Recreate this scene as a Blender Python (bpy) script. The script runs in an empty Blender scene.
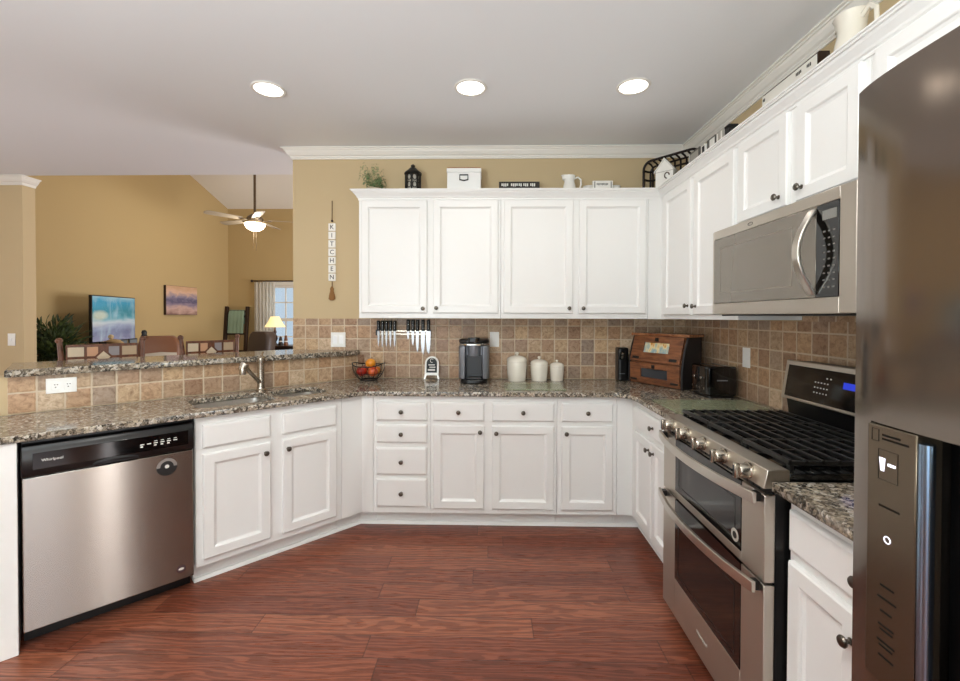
import bpy, bmesh, math, random
from math import sin, cos, pi, sqrt, radians as R_
from mathutils import Vector, Matrix
random.seed(7)
sc = bpy.context.scene
COL = sc.collection

# ------------------------------------------------------------------ camera, world, lights, exposure
F_PX, CX, CY = 438.64, 481.0, 321.8
YAW, PITCH, ROLL, CAM_H = -0.0207, 0.0122, 0.0027, 1.4065
cam_d = bpy.data.cameras.new('camera'); cam = bpy.data.objects.new('camera', cam_d); COL.objects.link(cam)
cam_d.sensor_fit = 'HORIZONTAL'; cam_d.sensor_width = 36.0; cam_d.lens = F_PX / 960 * 36
cam_d.shift_x = (480 - CX) / 960; cam_d.shift_y = -(340.5 - CY) / 960
cam_d.clip_start = 0.02
f_ = Vector((sin(YAW) * cos(PITCH), cos(YAW) * cos(PITCH), -sin(PITCH)))
r_ = Vector((cos(YAW), -sin(YAW), 0)); u_ = r_.cross(f_)
r2 = r_ * cos(ROLL) - u_ * sin(ROLL) * -1; u2 = u_ * cos(ROLL) - r_ * sin(ROLL)
M = Matrix((r2, u2, -f_)).transposed().to_4x4(); M.translation = (0, 0, CAM_H)
cam.matrix_world = M
sc.camera = cam

w = bpy.data.worlds.new('sky'); sc.world = w; w.use_nodes = True
w.node_tree.nodes['Background'].inputs[0].default_value = (0.80, 0.90, 1.0, 1)
w.node_tree.nodes['Background'].inputs[1].default_value = 0.75

def area(name, loc, direction, sx, sy, power, color=(1, 1, 1), spread=180):
    l = bpy.data.lights.new(name, 'AREA'); l.shape = 'RECTANGLE'; l.size = sx; l.size_y = sy
    l.energy = power; l.color = color; l.spread = R_(spread)
    o = bpy.data.objects.new(name, l); COL.objects.link(o); o.location = loc
    o.rotation_euler = Vector(direction).to_track_quat('-Z', 'Y').to_euler()
    return o
area('rear_fill', (-1.2, -2.72, 1.2), (0.05, 1, 0.0), 2.6, 2.1, 15, (0.94, 0.98, 1.0))  # added panel in an unseen opening, lights the kitchen from behind the camera
area('side_window_daylight', (1.52, -1.95, 1.25), (-1, 0.2, 0.0), 0.9, 1.9, 26, (0.90, 0.95, 1.0))
area('streak_panel', (1.52, -0.94, 1.1), (-1, 0.8, 0.0), 0.09, 2.0, 14, (1.0, 1.0, 1.0))  # added narrow panel, placed to put a bright streak on the dishwasher
area('nook_daylight', (-5.7, 1.3, 1.45), (1, 0.1, 0.0), 1.9, 1.4, 30, (0.97, 0.98, 1.0))
area('ceiling_fill', (-1.0, -1.3, 1.35), (0.0, 0.22, 1), 1.2, 1.2, 140, (0.87, 0.975, 1.0))  # added uplight behind the camera, brightens the ceiling
area('living_fill', (0.9, 6.6, 1.6), (-1, 0.05, 0.38), 3.0, 2.0, 170, (0.97, 0.98, 1.0))  # added panel inside the room, no window there; brightens walls and vault
area('curtain_backlight', (-4.1, 9.9, 3.3), (-0.05, -0.7, -1.0), 2.0, 1.2, 70, (0.95, 0.98, 1.0))  # added panel outside above the window, backlights the curtain

vs = sc.view_settings
vs.view_transform = 'Standard'; vs.look = 'None'; vs.gamma = 1.0; vs.use_curve_mapping = False
vs.exposure = 0.24

# ------------------------------------------------------------------ helpers
def lin(h):
    h = h.lstrip('#'); v = [int(h[i:i + 2], 16) / 255 for i in (0, 2, 4)]
    return tuple((c / 12.92 if c <= 0.04045 else ((c + 0.055) / 1.055) ** 2.4) for c in v) + (1,)

def mat(name, color='#ffffff', rough=0.5, metal=0.0, emit=0.0, ecol=None, coat=0.0, trans=0.0, spec=None, alpha=1.0, bump=None):
    m = bpy.data.materials.new(name); m.use_nodes = True
    b = m.node_tree.nodes['Principled BSDF']
    c = lin(color) if isinstance(color, str) else color
    b.inputs['Base Color'].default_value = c
    b.inputs['Roughness'].default_value = rough; b.inputs['Metallic'].default_value = metal
    if coat: b.inputs['Coat Weight'].default_value = coat; b.inputs['Coat Roughness'].default_value = 0.08
    if trans: b.inputs['Transmission Weight'].default_value = trans
    if spec is not None: b.inputs['Specular IOR Level'].default_value = spec
    if emit:
        b.inputs['Emission Color'].default_value = lin(ecol) if ecol else c
        b.inputs['Emission Strength'].default_value = emit
    b.inputs['Alpha'].default_value = alpha
    if bump:
        N = NT(m); n = N.noise(N.coord('Object'), bump[0], 3)
        N.bump(n, bump[1], b)
    return m

class NT:
    def __init__(s, m):
        s.t = m.node_tree; s.b = s.t.nodes.get('Principled BSDF')
    def n(s, typ, **kw):
        nd = s.t.nodes.new(typ)
        for k, v in kw.items(): setattr(nd, k, v)
        return nd
    def l(s, a, b): s.t.links.new(a, b)
    def coord(s, which): return s.n('ShaderNodeTexCoord').outputs[which]
    def set(s, sock, v):
        if hasattr(v, 'is_linked') or isinstance(v, bpy.types.NodeSocket): s.l(v, sock)
        else: sock.default_value = v
    def math(s, op, a, b=None):
        nd = s.n('ShaderNodeMath', operation=op); s.set(nd.inputs[0], a)
        if b is not None: s.set(nd.inputs[1], b)
        return nd.outputs[0]
    def map(s, vec, scale=(1, 1, 1), loc=(0, 0, 0)):
        nd = s.n('ShaderNodeMapping'); s.l(vec, nd.inputs[0]); nd.inputs['Scale'].default_value = scale; nd.inputs['Location'].default_value = loc
        return nd.outputs[0]
    def noise(s, vec, scale, detail=4, dist=0.0, rough=0.5, out='Fac'):
        nd = s.n('ShaderNodeTexNoise'); s.l(vec, nd.inputs['Vector']); nd.inputs['Scale'].default_value = scale
        nd.inputs['Detail'].default_value = detail; nd.inputs['Distortion'].default_value = dist; nd.inputs['Roughness'].default_value = rough
        return nd.outputs[out]
    def voro(s, vec, scale, out='Color', feature='F1'):
        nd = s.n('ShaderNodeTexVoronoi', feature=feature); s.l(vec, nd.inputs['Vector']); nd.inputs['Scale'].default_value = scale
        return nd.outputs[out]
    def white(s, vec=None, w=None, dim='2D', out='Value'):
        nd = s.n('ShaderNodeTexWhiteNoise', noise_dimensions=dim)
        if vec is not None: s.l(vec, nd.inputs['Vector'])
        if w is not None: s.set(nd.inputs['W'], w)
        return nd.outputs[out]
    def ramp(s, fac, stops, interp='LINEAR'):
        nd = s.n('ShaderNodeValToRGB'); s.l(fac, nd.inputs[0]); r = nd.color_ramp; r.interpolation = interp
        while len(r.elements) < len(stops): r.elements.new(0.5)
        for e, (p, c) in zip(r.elements, stops):
            e.position = p; e.color = lin(c) if isinstance(c, str) else c
        return nd.outputs[0]
    def mix(s, fac, a, b, mode='MIX'):
        nd = s.n('ShaderNodeMix', data_type='RGBA', blend_type=mode)
        s.set(nd.inputs[0], fac); s.set(nd.inputs[6], a); s.set(nd.inputs[7], b)
        return nd.outputs[2]
    def sep(s, vec):
        nd = s.n('ShaderNodeSeparateXYZ'); s.l(vec, nd.inputs[0]); return nd.outputs
    def comb(s, x, y, z=0.0):
        nd = s.n('ShaderNodeCombineXYZ')
        for i, v in enumerate((x, y, z)): s.set(nd.inputs[i], v)
        return nd.outputs[0]
    def bump(s, h, strength, b=None, dist=0.01):
        nd = s.n('ShaderNodeBump'); s.l(h, nd.inputs['Height']); nd.inputs['Strength'].default_value = strength; nd.inputs['Distance'].default_value = dist
        s.l(nd.outputs[0], (b or s.b).inputs['Normal'])

class MB:
    """collects shapes into one mesh"""
    def __init__(s, T=None): s.bm = bmesh.new(); s.T = T or Matrix(); s.mi = 0; s.stack = []
    def v(s, p): return s.bm.verts.new(s.T @ Vector(p))
    def f(s, vs):
        try:
            fc = s.bm.faces.new(vs); fc.material_index = s.mi; return fc
        except ValueError: return None
    def box(s, x0, x1, y0, y1, z0, z1):
        a = [s.v(p) for p in ((x0, y0, z0), (x1, y0, z0), (x1, y1, z0), (x0, y1, z0), (x0, y0, z1), (x1, y0, z1), (x1, y1, z1), (x0, y1, z1))]
        for q in ((0, 3, 2, 1), (4, 5, 6, 7), (0, 1, 5, 4), (1, 2, 6, 5), (2, 3, 7, 6), (3, 0, 4, 7)): s.f([a[i] for i in q])
        return s
    def loft(s, rings, cap0=True, cap1=True, closed=True):
        rr = [[s.v(p) for p in r] for r in rings]; n = len(rr[0])
        for a, b in zip(rr, rr[1:]):
            for i in range(n if closed else n - 1):
                j = (i + 1) % n; s.f([a[i], a[j], b[j], b[i]])
        if cap0: s.f(list(reversed(rr[0])))
        if cap1: s.f(rr[-1])
        return s
    def prism(s, poly, z0, z1):          # polygon in xy
        return s.loft([[(x, y, z0) for x, y in poly], [(x, y, z1) for x, y in poly]])
    def prism_x(s, poly, x0, x1):        # polygon in yz
        return s.loft([[(x0, y, z) for y, z in poly], [(x1, y, z) for y, z in poly]])
    def prism_y(s, poly, y0, y1):        # polygon in xz
        return s.loft([[(x, y0, z) for x, z in poly], [(x, y1, z) for x, z in poly]])
    def lathe(s, prof, c=(0, 0, 0), seg=24, axis='z', sx=1, sy=1):
        rings = []
        for r, z in prof:
            ring = []
            for i in range(seg):
                a = 2 * pi * i / seg; p = (r * cos(a) * sx, r * sin(a) * sy, z)
                if axis == '-y': p = (p[0], -p[2], p[1])
                elif axis == 'y': p = (p[0], p[2], -p[1])
                elif axis == 'x': p = (p[2], p[0], p[1])
                ring.append((p[0] + c[0], p[1] + c[1], p[2] + c[2]))
            rings.append(ring)
        return s.loft(rings)
    def tube(s, path, r, seg=8, closed=False, flat=None):
        P = [Vector(p) for p in path]; n = len(P); rings = []
        ref = Vector((0, 0, 1)); prev = None
        rs = r if isinstance(r, (list, tuple)) else [r] * n
        for i in range(n):
            if closed: t = P[(i + 1) % n] - P[i - 1]
            else: t = P[min(i + 1, n - 1)] - P[max(i - 1, 0)]
            t.normalize()
            if prev is None:
                a = t.cross(ref)
                if a.length < 1e-3: a = t.cross(Vector((0, 1, 0)))
            else: a = prev - t * prev.dot(t)
            a.normalize(); b = t.cross(a); prev = a
            k = flat or 1.0
            rings.append([tuple(P[i] + (a * cos(2 * pi * j / seg) + b * sin(2 * pi * j / seg) * k) * rs[i]) for j in range(seg)])
        if closed: rings.append(rings[0])
        return s.loft(rings, not closed, not closed)
    def ball(s, c, r, seg=16, sz=1.0, rings=10):
        prof = [(max(r * sin(pi * i / rings), 1e-4), -r * cos(pi * i / rings) * sz) for i in range(rings + 1)]
        return s.lathe(prof, c, seg)
    def tri(s, *pts): s.f([s.v(p) for p in pts]); return s
    def build(s, name, mats, parent=None, loc=None, rot=None, bevel=0.0, smooth=False, seg=2, uv=None, angle=38):
        s.bm.normal_update()
        bmesh.ops.remove_doubles(s.bm, verts=s.bm.verts, dist=1e-6)
        bmesh.ops.recalc_face_normals(s.bm, faces=s.bm.faces)
        me = bpy.data.meshes.new(name); s.bm.to_mesh(me); s.bm.free()
        if not isinstance(mats, (list, tuple)): mats = [mats]
        for m in mats: me.materials.append(m)
        o = bpy.data.objects.new(name, me); COL.objects.link(o)
        if parent: o.parent = parent
        if loc: o.location = loc
        if rot: o.rotation_euler = rot
        if bevel:
            b = o.modifiers.new('bevel', 'BEVEL'); b.width = bevel; b.segments = seg; b.limit_method = 'ANGLE'; b.angle_limit = R_(35)
        if smooth or bevel:
            for p in me.polygons: p.use_smooth = True
            if not bevel: me.set_sharp_from_angle(angle=R_(angle))
            else: me.set_sharp_from_angle(angle=R_(60))
        return o

def tag(o, label=None, cat=None, group=None, kind=None):
    if label: o['label'] = label
    if cat: o['category'] = cat
    if group: o['group'] = group
    if kind: o['kind'] = kind
    return o
def thing(name, label, cat, loc=(0, 0, 0), rz=0.0, group=None):
    o = bpy.data.objects.new(name, None); COL.objects.link(o); o.empty_display_size = 0.05
    o.location = loc; o.rotation_euler = (0, 0, rz)
    return tag(o, label, cat, group)
def struct(o): o['kind'] = 'structure'; return o
def text(name, body, size, m, parent, loc, rot=(pi / 2, 0, 0), ext=0.0006, align='CENTER'):
    c = bpy.data.curves.new(name, 'FONT'); c.body = body; c.size = size; c.extrude = ext; c.align_x = align; c.align_y = 'CENTER'; c.resolution_u = 2
    t = bpy.data.objects.new(name + '_tmp', c); COL.objects.link(t)
    dg = bpy.context.evaluated_depsgraph_get(); me = bpy.data.meshes.new_from_object(t.evaluated_get(dg)); me.name = name
    bpy.data.objects.remove(t); bpy.data.curves.remove(c)
    me.materials.clear(); me.materials.append(m)
    o = bpy.data.objects.new(name, me); COL.objects.link(o); o.parent = parent; o.location = loc; o.rotation_euler = rot
    return o
def sweep(path, prof, closed=False):
    """prof: (offset to the left of the path direction, z); mitred corners"""
    P = [Vector((p[0], p[1])) for p in path]; n = len(P); rings = []
    for i in range(n):
        def nrm(a, b): d = (b - a).normalized(); return Vector((-d.y, d.x))
        n0 = nrm(P[i - 1], P[i]) if i > 0 else None
        n1 = nrm(P[i], P[i + 1]) if i < n - 1 else None
        if n0 is None: m = n1
        elif n1 is None: m = n0
        else: m = (n0 + n1) / (1 + n0.dot(n1))
        rings.append([(P[i].x + m.x * o, P[i].y + m.y * o, z) for o, z in prof])
    return rings
def UD(u, D): return ((u + D) / sqrt(2), (u - D) / sqrt(2))   # peninsula coordinates -> world xy

# ------------------------------------------------------------------ materials
m_white = mat('cabinet_white', '#efeeeb', 0.32)
m_trim = mat('trim_white', '#eeeae2', 0.4)
m_ceil = mat('ceiling_paint', '#f0f1f2', 0.8)
m_vault = mat('vault_paint', '#f0eee8', 0.8)
m_wall = mat('wall_tan', '#c8b28c', 0.75, bump=(180, 0.04))
m_wall2 = mat('wall_tan_living', '#bda475', 0.75, bump=(180, 0.04))
m_black = mat('black_plastic', '#0b0b0c', 0.3)
m_gloss = mat('black_glass', '#060607', 0.06, coat=0.3)
m_iron = mat('cast_iron', '#111111', 0.36)
m_knob = mat('knob_nickel', '#6b645c', 0.28, 1.0)
m_chrome = mat('chrome', '#d6d4d0', 0.12, 1.0)
m_nickel = mat('brushed_nickel', '#b9b0a2', 0.27, 1.0)
m_bar = mat('handle_steel', '#cdc7be', 0.3, 1.0)
m_plate = mat('outlet_white', '#f6f5f1', 0.35)
m_slot = mat('outlet_slot', '#5b5650', 0.5)
m_ink = mat('ink_black', '#1a1817', 0.6)
m_inkw = mat('ink_white', '#e6e4dd', 0.6)
m_paper0 = mat('ink_silver', '#b9b4aa', 0.5)
m_ceramic = mat('cream_ceramic', '#efe8da', 0.22, coat=0.3)
m_whitecer = mat('white_ceramic', '#f4f1ea', 0.25, coat=0.3)
m_walnut = mat('dark_wood', '#2c1a12', 0.4)
m_green = mat('leaf_green', '#3f5f33', 0.5)
m_green2 = mat('leaf_pale', '#728f5c', 0.5)
m_dgreen = mat('leaf_dark', '#2c3a1e', 0.5)
m_mgreen = mat('leaf_olive', '#4c5a2c', 0.5)
m_leather = mat('brown_leather', '#7a4c2e', 0.42, bump=(60, 0.15))
m_dleather = mat('dark_leather', '#4a3d37', 0.42, bump=(60, 0.15))
m_bulb = mat('lamp_lens', '#fff6e6', 0.4, emit=3.5, ecol='#fff6ea')

def steel(name, col, rough, axis, aniso=0.0):
    m = mat(name, col, rough, 1.0); N = NT(m)
    if aniso:     # horizontally brushed: reflections stretch upright
        N.b.inputs['Anisotropic'].default_value = aniso
        N.l(N.comb(0.0, 0.0, 1.0), N.b.inputs['Tangent'])
    else:
        v = N.map(N.coord('Object'), (3, 900, 900) if axis == 'x' else (900, 900, 3))
        n = N.noise(v, 1.0, 2)
        N.l(N.ramp(n, [(0.3, (rough * 0.9,) * 3 + (1,)), (0.7, (rough * 1.1,) * 3 + (1,))]), N.b.inputs['Roughness'])
    return m
m_steel = steel('stainless_steel', '#d5d1cb', 0.36, 'x')
m_steelw = steel('stainless_warm', '#c9c1b6', 0.36, 'x', 0.85)
m_fridge = steel('black_stainless', '#82786f', 0.13, 'z')
m_fridge.node_tree.nodes['Principled BSDF'].inputs['Metallic'].default_value = 0.9
m_fridgep = mat('dispenser_panel', '#6d6152', 0.22, 0.85)

def granite():
    m = mat('granite', rough=0.10); N = NT(m); c = N.coord('Object')
    d = N.noise(c, 60, 3, out='Color'); dv = N.n('ShaderNodeVectorMath', operation='SCALE'); N.l(d, dv.inputs[0]); dv.inputs['Scale'].default_value = 0.012
    ad = N.n('ShaderNodeVectorMath', operation='ADD'); N.l(c, ad.inputs[0]); N.l(dv.outputs[0], ad.inputs[1]); p = ad.outputs[0]
    big = N.sep(N.voro(p, 85))[0]
    col = N.ramp(big, [(0.0, '#0e0e0e'), (0.30, '#302e2c'), (0.40, '#6c6761'), (0.54, '#9c8f7e'), (0.70, '#bdb09b'), (0.86, '#dbd4c8')], 'CONSTANT')
    small = N.sep(N.voro(p, 210))[1]
    col2 = N.ramp(small, [(0.0, '#1c1b1a'), (0.28, '#766d62'), (0.5, '#a89a84'), (0.8, '#d3cabb')], 'CONSTANT')
    col = N.mix(0.38, col, col2)
    cl = N.noise(c, 9, 4)
    col = N.mix(N.ramp(cl, [(0.45, (0, 0, 0, 1)), (0.7, (0.5, 0.5, 0.5, 1))]), col, lin('#8a7c6a'))
    N.l(col, N.b.inputs['Base Color'])
    return m
m_granite = granite()

def tile(seed=0.0, tint='#ffffff'):
    m = mat('travertine_tile', rough=0.42); N = NT(m)
    uv = N.coord('UV'); s = N.sep(uv); S = 1 / 0.1045
    x = N.math('MULTIPLY', s[0], S); y = N.math('MULTIPLY', s[1], S)
    fx = N.math('FLOOR', x); fy = N.math('FLOOR', y)
    rx = N.math('SUBTRACT', x, fx); ry = N.math('SUBTRACT', y, fy)
    wob = N.noise(uv, 45, 2); wob = N.math('MULTIPLY', N.math('SUBTRACT', wob, 0.5), 0.05)
    ex = N.math('MINIMUM', rx, N.math('SUBTRACT', 1.0, rx)); ey = N.math('MINIMUM', ry, N.math('SUBTRACT', 1.0, ry))
    e = N.math('ADD', N.math('MINIMUM', ex, ey), wob)
    grout = N.ramp(e, [(0.028, (1, 1, 1, 1)), (0.05, (0, 0, 0, 1))])
    rnd = N.white(N.comb(N.math('ADD', fx, seed), fy), dim='2D')
    base = N.ramp(rnd, [(0.0, '#a88870'), (0.18, '#cfae8a'), (0.36, '#b69c86'), (0.52, '#dabd98'), (0.68, '#a89688'), (0.84, '#c8a380'), (1.0, '#dcc6ab')])
    mot = N.noise(uv, 38, 6, 0.8, 0.62)
    base = N.mix(1.0, base, N.ramp(mot, [(0.28, '#b5a496'), (0.5, '#e9e2da'), (0.72, '#ffffff')]), 'MULTIPLY')
    pit = N.noise(uv, 150, 3, 0.2)
    base = N.mix(N.ramp(pit, [(0.30, (0.5, 0.5, 0.5, 1)), (0.40, (0, 0, 0, 1))]), base, lin('#6d5542'))
    col = N.mix(grout, base, lin('#cbb89e'))
    N.l(col, N.b.inputs['Base Color'])
    h = N.math('ADD', N.math('MULTIPLY', N.ramp(e, [(0.02, (0, 0, 0, 1)), (0.09, (1, 1, 1, 1))]), 1.0), N.math('MULTIPLY', mot, 0.35))
    N.bump(h, 0.45, dist=0.004)
    return m
m_tile = tile()

def wood_floor():
    m = mat('cherry_floor', rough=0.28); N = NT(m); o = N.coord('Object'); s = N.sep(o)
    PW, PL = 0.127, 1.25
    row = N.math('FLOOR', N.math('DIVIDE', s[1], PW))
    off = N.math('MULTIPLY', N.white(w=row, dim='1D'), 3.7)
    xx = N.math('DIVIDE', N.math('ADD', s[0], off), PL); col_i = N.math('FLOOR', xx)
    rnd = N.white(N.comb(row, col_i), dim='2D')
    rnd2 = N.white(N.comb(col_i, row), dim='2D')
    gv = N.comb(N.math('ADD', s[0], N.math('MULTIPLY', rnd, 37.0)), N.math('MULTIPLY', s[1], 1.0), N.math('MULTIPLY', rnd2, 11.0))
    warp = N.noise(N.map(gv, (1.4, 9, 1)), 1.0, 3, 0.4)
    ring = N.math('SINE', N.math('ADD', N.math('MULTIPLY', warp, 46.0), N.math('MULTIPLY', s[1], 240.0)))
    fine = N.noise(N.map(gv, (9, 260, 1)), 1.0, 3)
    base = N.ramp(rnd, [(0.0, '#7c4433'), (0.35, '#8c4f3b'), (0.7, '#985942'), (1.0, '#a8674c')])
    g = N.ramp(ring, [(0.0, '#bcaea6'), (0.22, '#efe8e3'), (1.0, '#ffffff')])
    c = N.mix(0.75, base, N.mix(1.0, base, g, 'MULTIPLY'))
    c = N.mix(0.6, c, N.mix(1.0, c, N.ramp(fine, [(0.3, '#8a7a72'), (0.55, '#ffffff')]), 'MULTIPLY'))
    ry = N.math('SUBTRACT', N.math('DIVIDE', s[1], PW), row); rx = N.math('SUBTRACT', xx, col_i)
    ey = N.math('MULTIPLY', N.math('MINIMUM', ry, N.math('SUBTRACT', 1.0, ry)), PW)
    ex = N.math('MULTIPLY', N.math('MINIMUM', rx, N.math('SUBTRACT', 1.0, rx)), PL)
    e = N.math('MINIMUM', ex, ey)
    c = N.mix(N.ramp(e, [(0.0008, (0.7, 0.7, 0.7, 1)), (0.0022, (0, 0, 0, 1))]), c, lin('#2a120b'))
    N.l(c, N.b.inputs['Base Color'])
    h = N.math('ADD', N.math('MULTIPLY', N.noise(N.map(gv, (3, 26, 1)), 1.0, 2), 0.5), N.ramp(e, [(0.0, (0, 0, 0, 1)), (0.004, (1, 1, 1, 1))]))
    N.bump(h, 0.22, dist=0.004)
    N.l(N.ramp(fine, [(0.2, (0.36,) * 3 + (1,)), (0.8, (0.24,) * 3 + (1,))]), N.b.inputs['Roughness'])
    return m
m_floor = wood_floor()

def wood(name, dark, light, scale=18, axis=(1, 14, 14), rough=0.45):
    m = mat(name, rough=rough); N = NT(m)
    v = N.map(N.coord('Object'), axis)
    n = N.noise(v, scale / 4, 5, 1.2)
    N.l(N.ramp(n, [(0.3, dark), (0.7, light)]), N.b.inputs['Base Color'])
    N.bump(n, 0.1, dist=0.002)
    return m
m_rustic = wood('rustic_wood', '#5f3520', '#96603c', 16, (2, 10, 10), 0.4)
m_stool = wood('stool_wood', '#4a2a1a', '#7a4a30', 16, (8, 8, 3), 0.4)
m_lidw = wood('lid_wood', '#8a5a34', '#b98350', 16, (2, 10, 10))

# ------------------------------------------------------------------ key planes
W, RX = 3.4894, 1.5436
CEIL = 2.735
YF, XF = W - 0.61, RX - 0.61          # base face-frame planes
DK = -2.7098; DF = DK + 0.075         # peninsula kick and face planes
YU, XU = W - 0.32, RX - 0.34 + 0.02   # wall-cabinet face planes
CT = 0.914                            # worktop height
KNEE = -3.17
P45, P90 = pi / 4, -pi / 2

# ------------------------------------------------------------------ structure
def uvbox(o, fn):
    uvl = o.data.uv_layers.new(name='UVMap')
    for l in o.data.loops: uvl.data[l.index].uv = fn(o.data.vertices[l.vertex_index].co)
    return o
struct(MB().box(-6.2, 2.2, -3.0, 9.1, -0.06, 0).build('floor', m_floor))
struct(MB().box(-6.0, RX + 0.2, -3.0, 4.10, CEIL, CEIL + 0.12).build('ceiling', m_ceil))
XE = -1.58                              # free left end of the back wall
struct(MB().box(XE, RX + 0.12, W, W + 0.12, 0, CEIL).build('wall_back', m_wall))
rw = MB(); rw.box(RX, RX + 0.12, -0.87, W, 0, CEIL); rw.box(RX, RX + 0.12, -1.45, -1.01, 0, CEIL); rw.box(RX, RX + 0.12, -2.8, -2.45, 0, CEIL)
rw.box(RX, RX + 0.12, -1.01, -0.87, 2.15, CEIL); rw.box(RX, RX + 0.12, -2.45, -1.45, 2.25, CEIL); rw.box(RX, RX + 0.12, -2.45, -1.45, 0, 0.28)
struct(rw.build('wall_right', m_wall))
struct(MB().box(-5.9, -4.49, 4.13, 4.25, 0, CEIL).build('wall_left', m_wall))
# near wall behind the viewer, with a wide opening added to let light in
nb = MB(); nb.box(-6.0, -2.5, -2.92, -2.8, 0, CEIL); nb.box(0.1, RX + 0.12, -2.92, -2.8, 0, CEIL); nb.box(-2.5, 0.1, -2.92, -2.8, 2.25, CEIL)
struct(nb.build('wall_near', m_wall))
nw = MB(); nw.box(-5.92, -5.8, -2.8, 0.3, 0, CEIL); nw.box(-5.92, -5.8, 2.3, 4.13, 0, CEIL); nw.box(-5.92, -5.8, 0.3, 2.3, 0, 0.75); nw.box(-5.92, -5.8, 0.3, 2.3, 2.15, CEIL)
struct(nw.build('wall_nook', m_wall))
# living room beyond
XL, YL = -5.35, 8.86
def zv(y): return 3.583 + 0.29 * (YL - y)
struct(MB().prism_x([(4.255, 0), (YL + 0.1, 0), (YL + 0.1, zv(YL + 0.1)), (4.25, zv(4.25))], XL - 0.12, XL).build('wall_living_side', m_wall2))
wf = MB(); wx0, wx1, wz0, wz1 = -4.55, -3.45, 0.62, 2.03
wf.box(XL, wx0, YL, YL + 0.12, 0, 3.583); wf.box(wx1, 1.2, YL, YL + 0.12, 0, 3.583); wf.box(wx0, wx1, YL, YL + 0.12, 0, wz0); wf.box(wx0, wx1, YL, YL + 0.12, wz1, 3.583)
struct(wf.build('wall_living_far', m_wall2))
struct(MB().box(1.08, 1.2, 3.62, YL, 0, 5.2).build('wall_living_right', m_wall2))
struct(MB().prism_x([(4.0, zv(4.0)), (YL + 0.12, zv(YL + 0.12)), (YL + 0.12, zv(YL + 0.12) + 0.1), (4.0, zv(4.0) + 0.1)], XL - 0.12, 1.2).build('ceiling_vault', m_vault))
struct(MB().box(XL, 1.2, 3.97, 4.09, CEIL + 0.1205, 5.05).build('wall_header', m_wall2))
# window in the far wall
wn = MB()
for a in ((wx0, wx0 + 0.05), (wx1 - 0.05, wx1)): wn.box(a[0], a[1], YL + 0.02, YL + 0.08, wz0, wz1)
for a in ((wz0, wz0 + 0.05), (wz1 - 0.05, wz1), (1.30, 1.36)): wn.box(wx0 + 0.05, wx1 - 0.05, YL + 0.02, YL + 0.08, a[0], a[1])
for k in (1, 2): x = wx0 + (wx1 - wx0) * k / 3; wn.box(x - 0.011, x + 0.011, YL + 0.035, YL + 0.065, wz0 + 0.05, wz1 - 0.05)
for z in (0.98, 1.68): wn.box(wx0 + 0.05, wx1 - 0.05, YL + 0.036, YL + 0.064, z - 0.011, z + 0.011)
win = struct(wn.build('window_1', m_trim))
m_pane = mat('window_glass', '#dfeaf2', 0.02, trans=1.0)
MB().box(wx0 + 0.05, wx1 - 0.05, YL + 0.048, YL + 0.052, wz0 + 0.05, wz1 - 0.05).build('pane', m_pane, win)
cs = MB()
for a in ((wx0 - 0.09, wx0), (wx1, wx1 + 0.09)): cs.box(a[0], a[1], YL - 0.02, YL, wz0 - 0.09, wz1 + 0.09)
cs.box(wx0, wx1, YL - 0.02, YL, wz1, wz1 + 0.09); cs.box(wx0 - 0.02, wx1 + 0.02, YL - 0.05, YL, wz0 - 0.03, wz0)
struct(cs.build('trim_window', m_trim, bevel=0.003))

# knee wall of the peninsula and tiled splashbacks
kw = [UD(-0.25, KNEE - 0.008), UD(1.2, KNEE - 0.008)]
q = KNEE - 0.008; q2 = KNEE - 0.128; yy = W - 0.001
poly = [UD(-0.25, q), (yy + q * sqrt(2), yy), (yy + q2 * sqrt(2), yy), UD(-0.25, q2)]
struct(MB().prism(poly, 0, 1.1).build('wall_peninsula', m_wall))
def splash(name, a, b, z0, z1, t, out):   # thin tiled slab from a to b (world xy), out = outward normal
    A, B = Vector(a), Vector(b); d = (B - A).normalized(); L = (B - A).length
    o = Vector(out) * t
    p = [A, B, B + o, A + o]
    ob = MB().prism([tuple(v) for v in p], z0, z1).build(name, m_tile)
    uvbox(ob, lambda co: ((Vector((co.x, co.y)) - A).dot(d) + 0.003, co.z - CT))
    return struct(ob)
x_t = W + KNEE * sqrt(2)
splash('wall_tile_peninsula', UD(-0.19, q + 0.0005), UD((x_t + W) / sqrt(2) - 0.012, q + 0.0005), CT + 0.001, 1.1, 0.0075, (1 / sqrt(2), -1 / sqrt(2)))
splash('wall_tile_back', (XE + 0.002, W - 0.0005), (RX - 0.011, W - 0.0005), CT + 0.001, 1.386, 0.0085, (0, -1))
splash('wall_tile_right', (RX - 0.0005, W - 0.011), (RX - 0.0005, 0.775), CT + 0.001, 1.386, 0.0085, (-1, 0))

splash('wall_tile_range', (RX - 0.0005, 2.186), (RX - 0.0005, 1.45), 1.3865, 1.832, 0.0075, (-1, 0))
# crown mouldings
CROWN = [(0.0, -0.080), (0.009, -0.080), (0.009, -0.070), (0.014, -0.066), (0.016, -0.058), (0.026, -0.052), (0.042, -0.030), (0.046, -0.020), (0.053, -0.018), (0.055, -0.010), (0.066, -0.009), (0.066, 0.0), (0.0, 0.0)]
def crown(name, path, z, prof=CROWN, m=m_trim):
    return MB().loft(sweep(path, [(o, z + h) for o, h in prof])).build(name, m, smooth=True, angle=12)
struct(crown('trim_crown_back', [(RX - 0.001, -2.79), (RX - 0.001, W - 0.001), (XE - 0.001, W - 0.001), (XE - 0.001, W + 0.119)], CEIL - 0.001))
struct(crown('trim_crown_left', [(-4.489, 4.249), (-4.489, 4.129), (-5.78, 4.129)], CEIL - 0.001))

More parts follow.
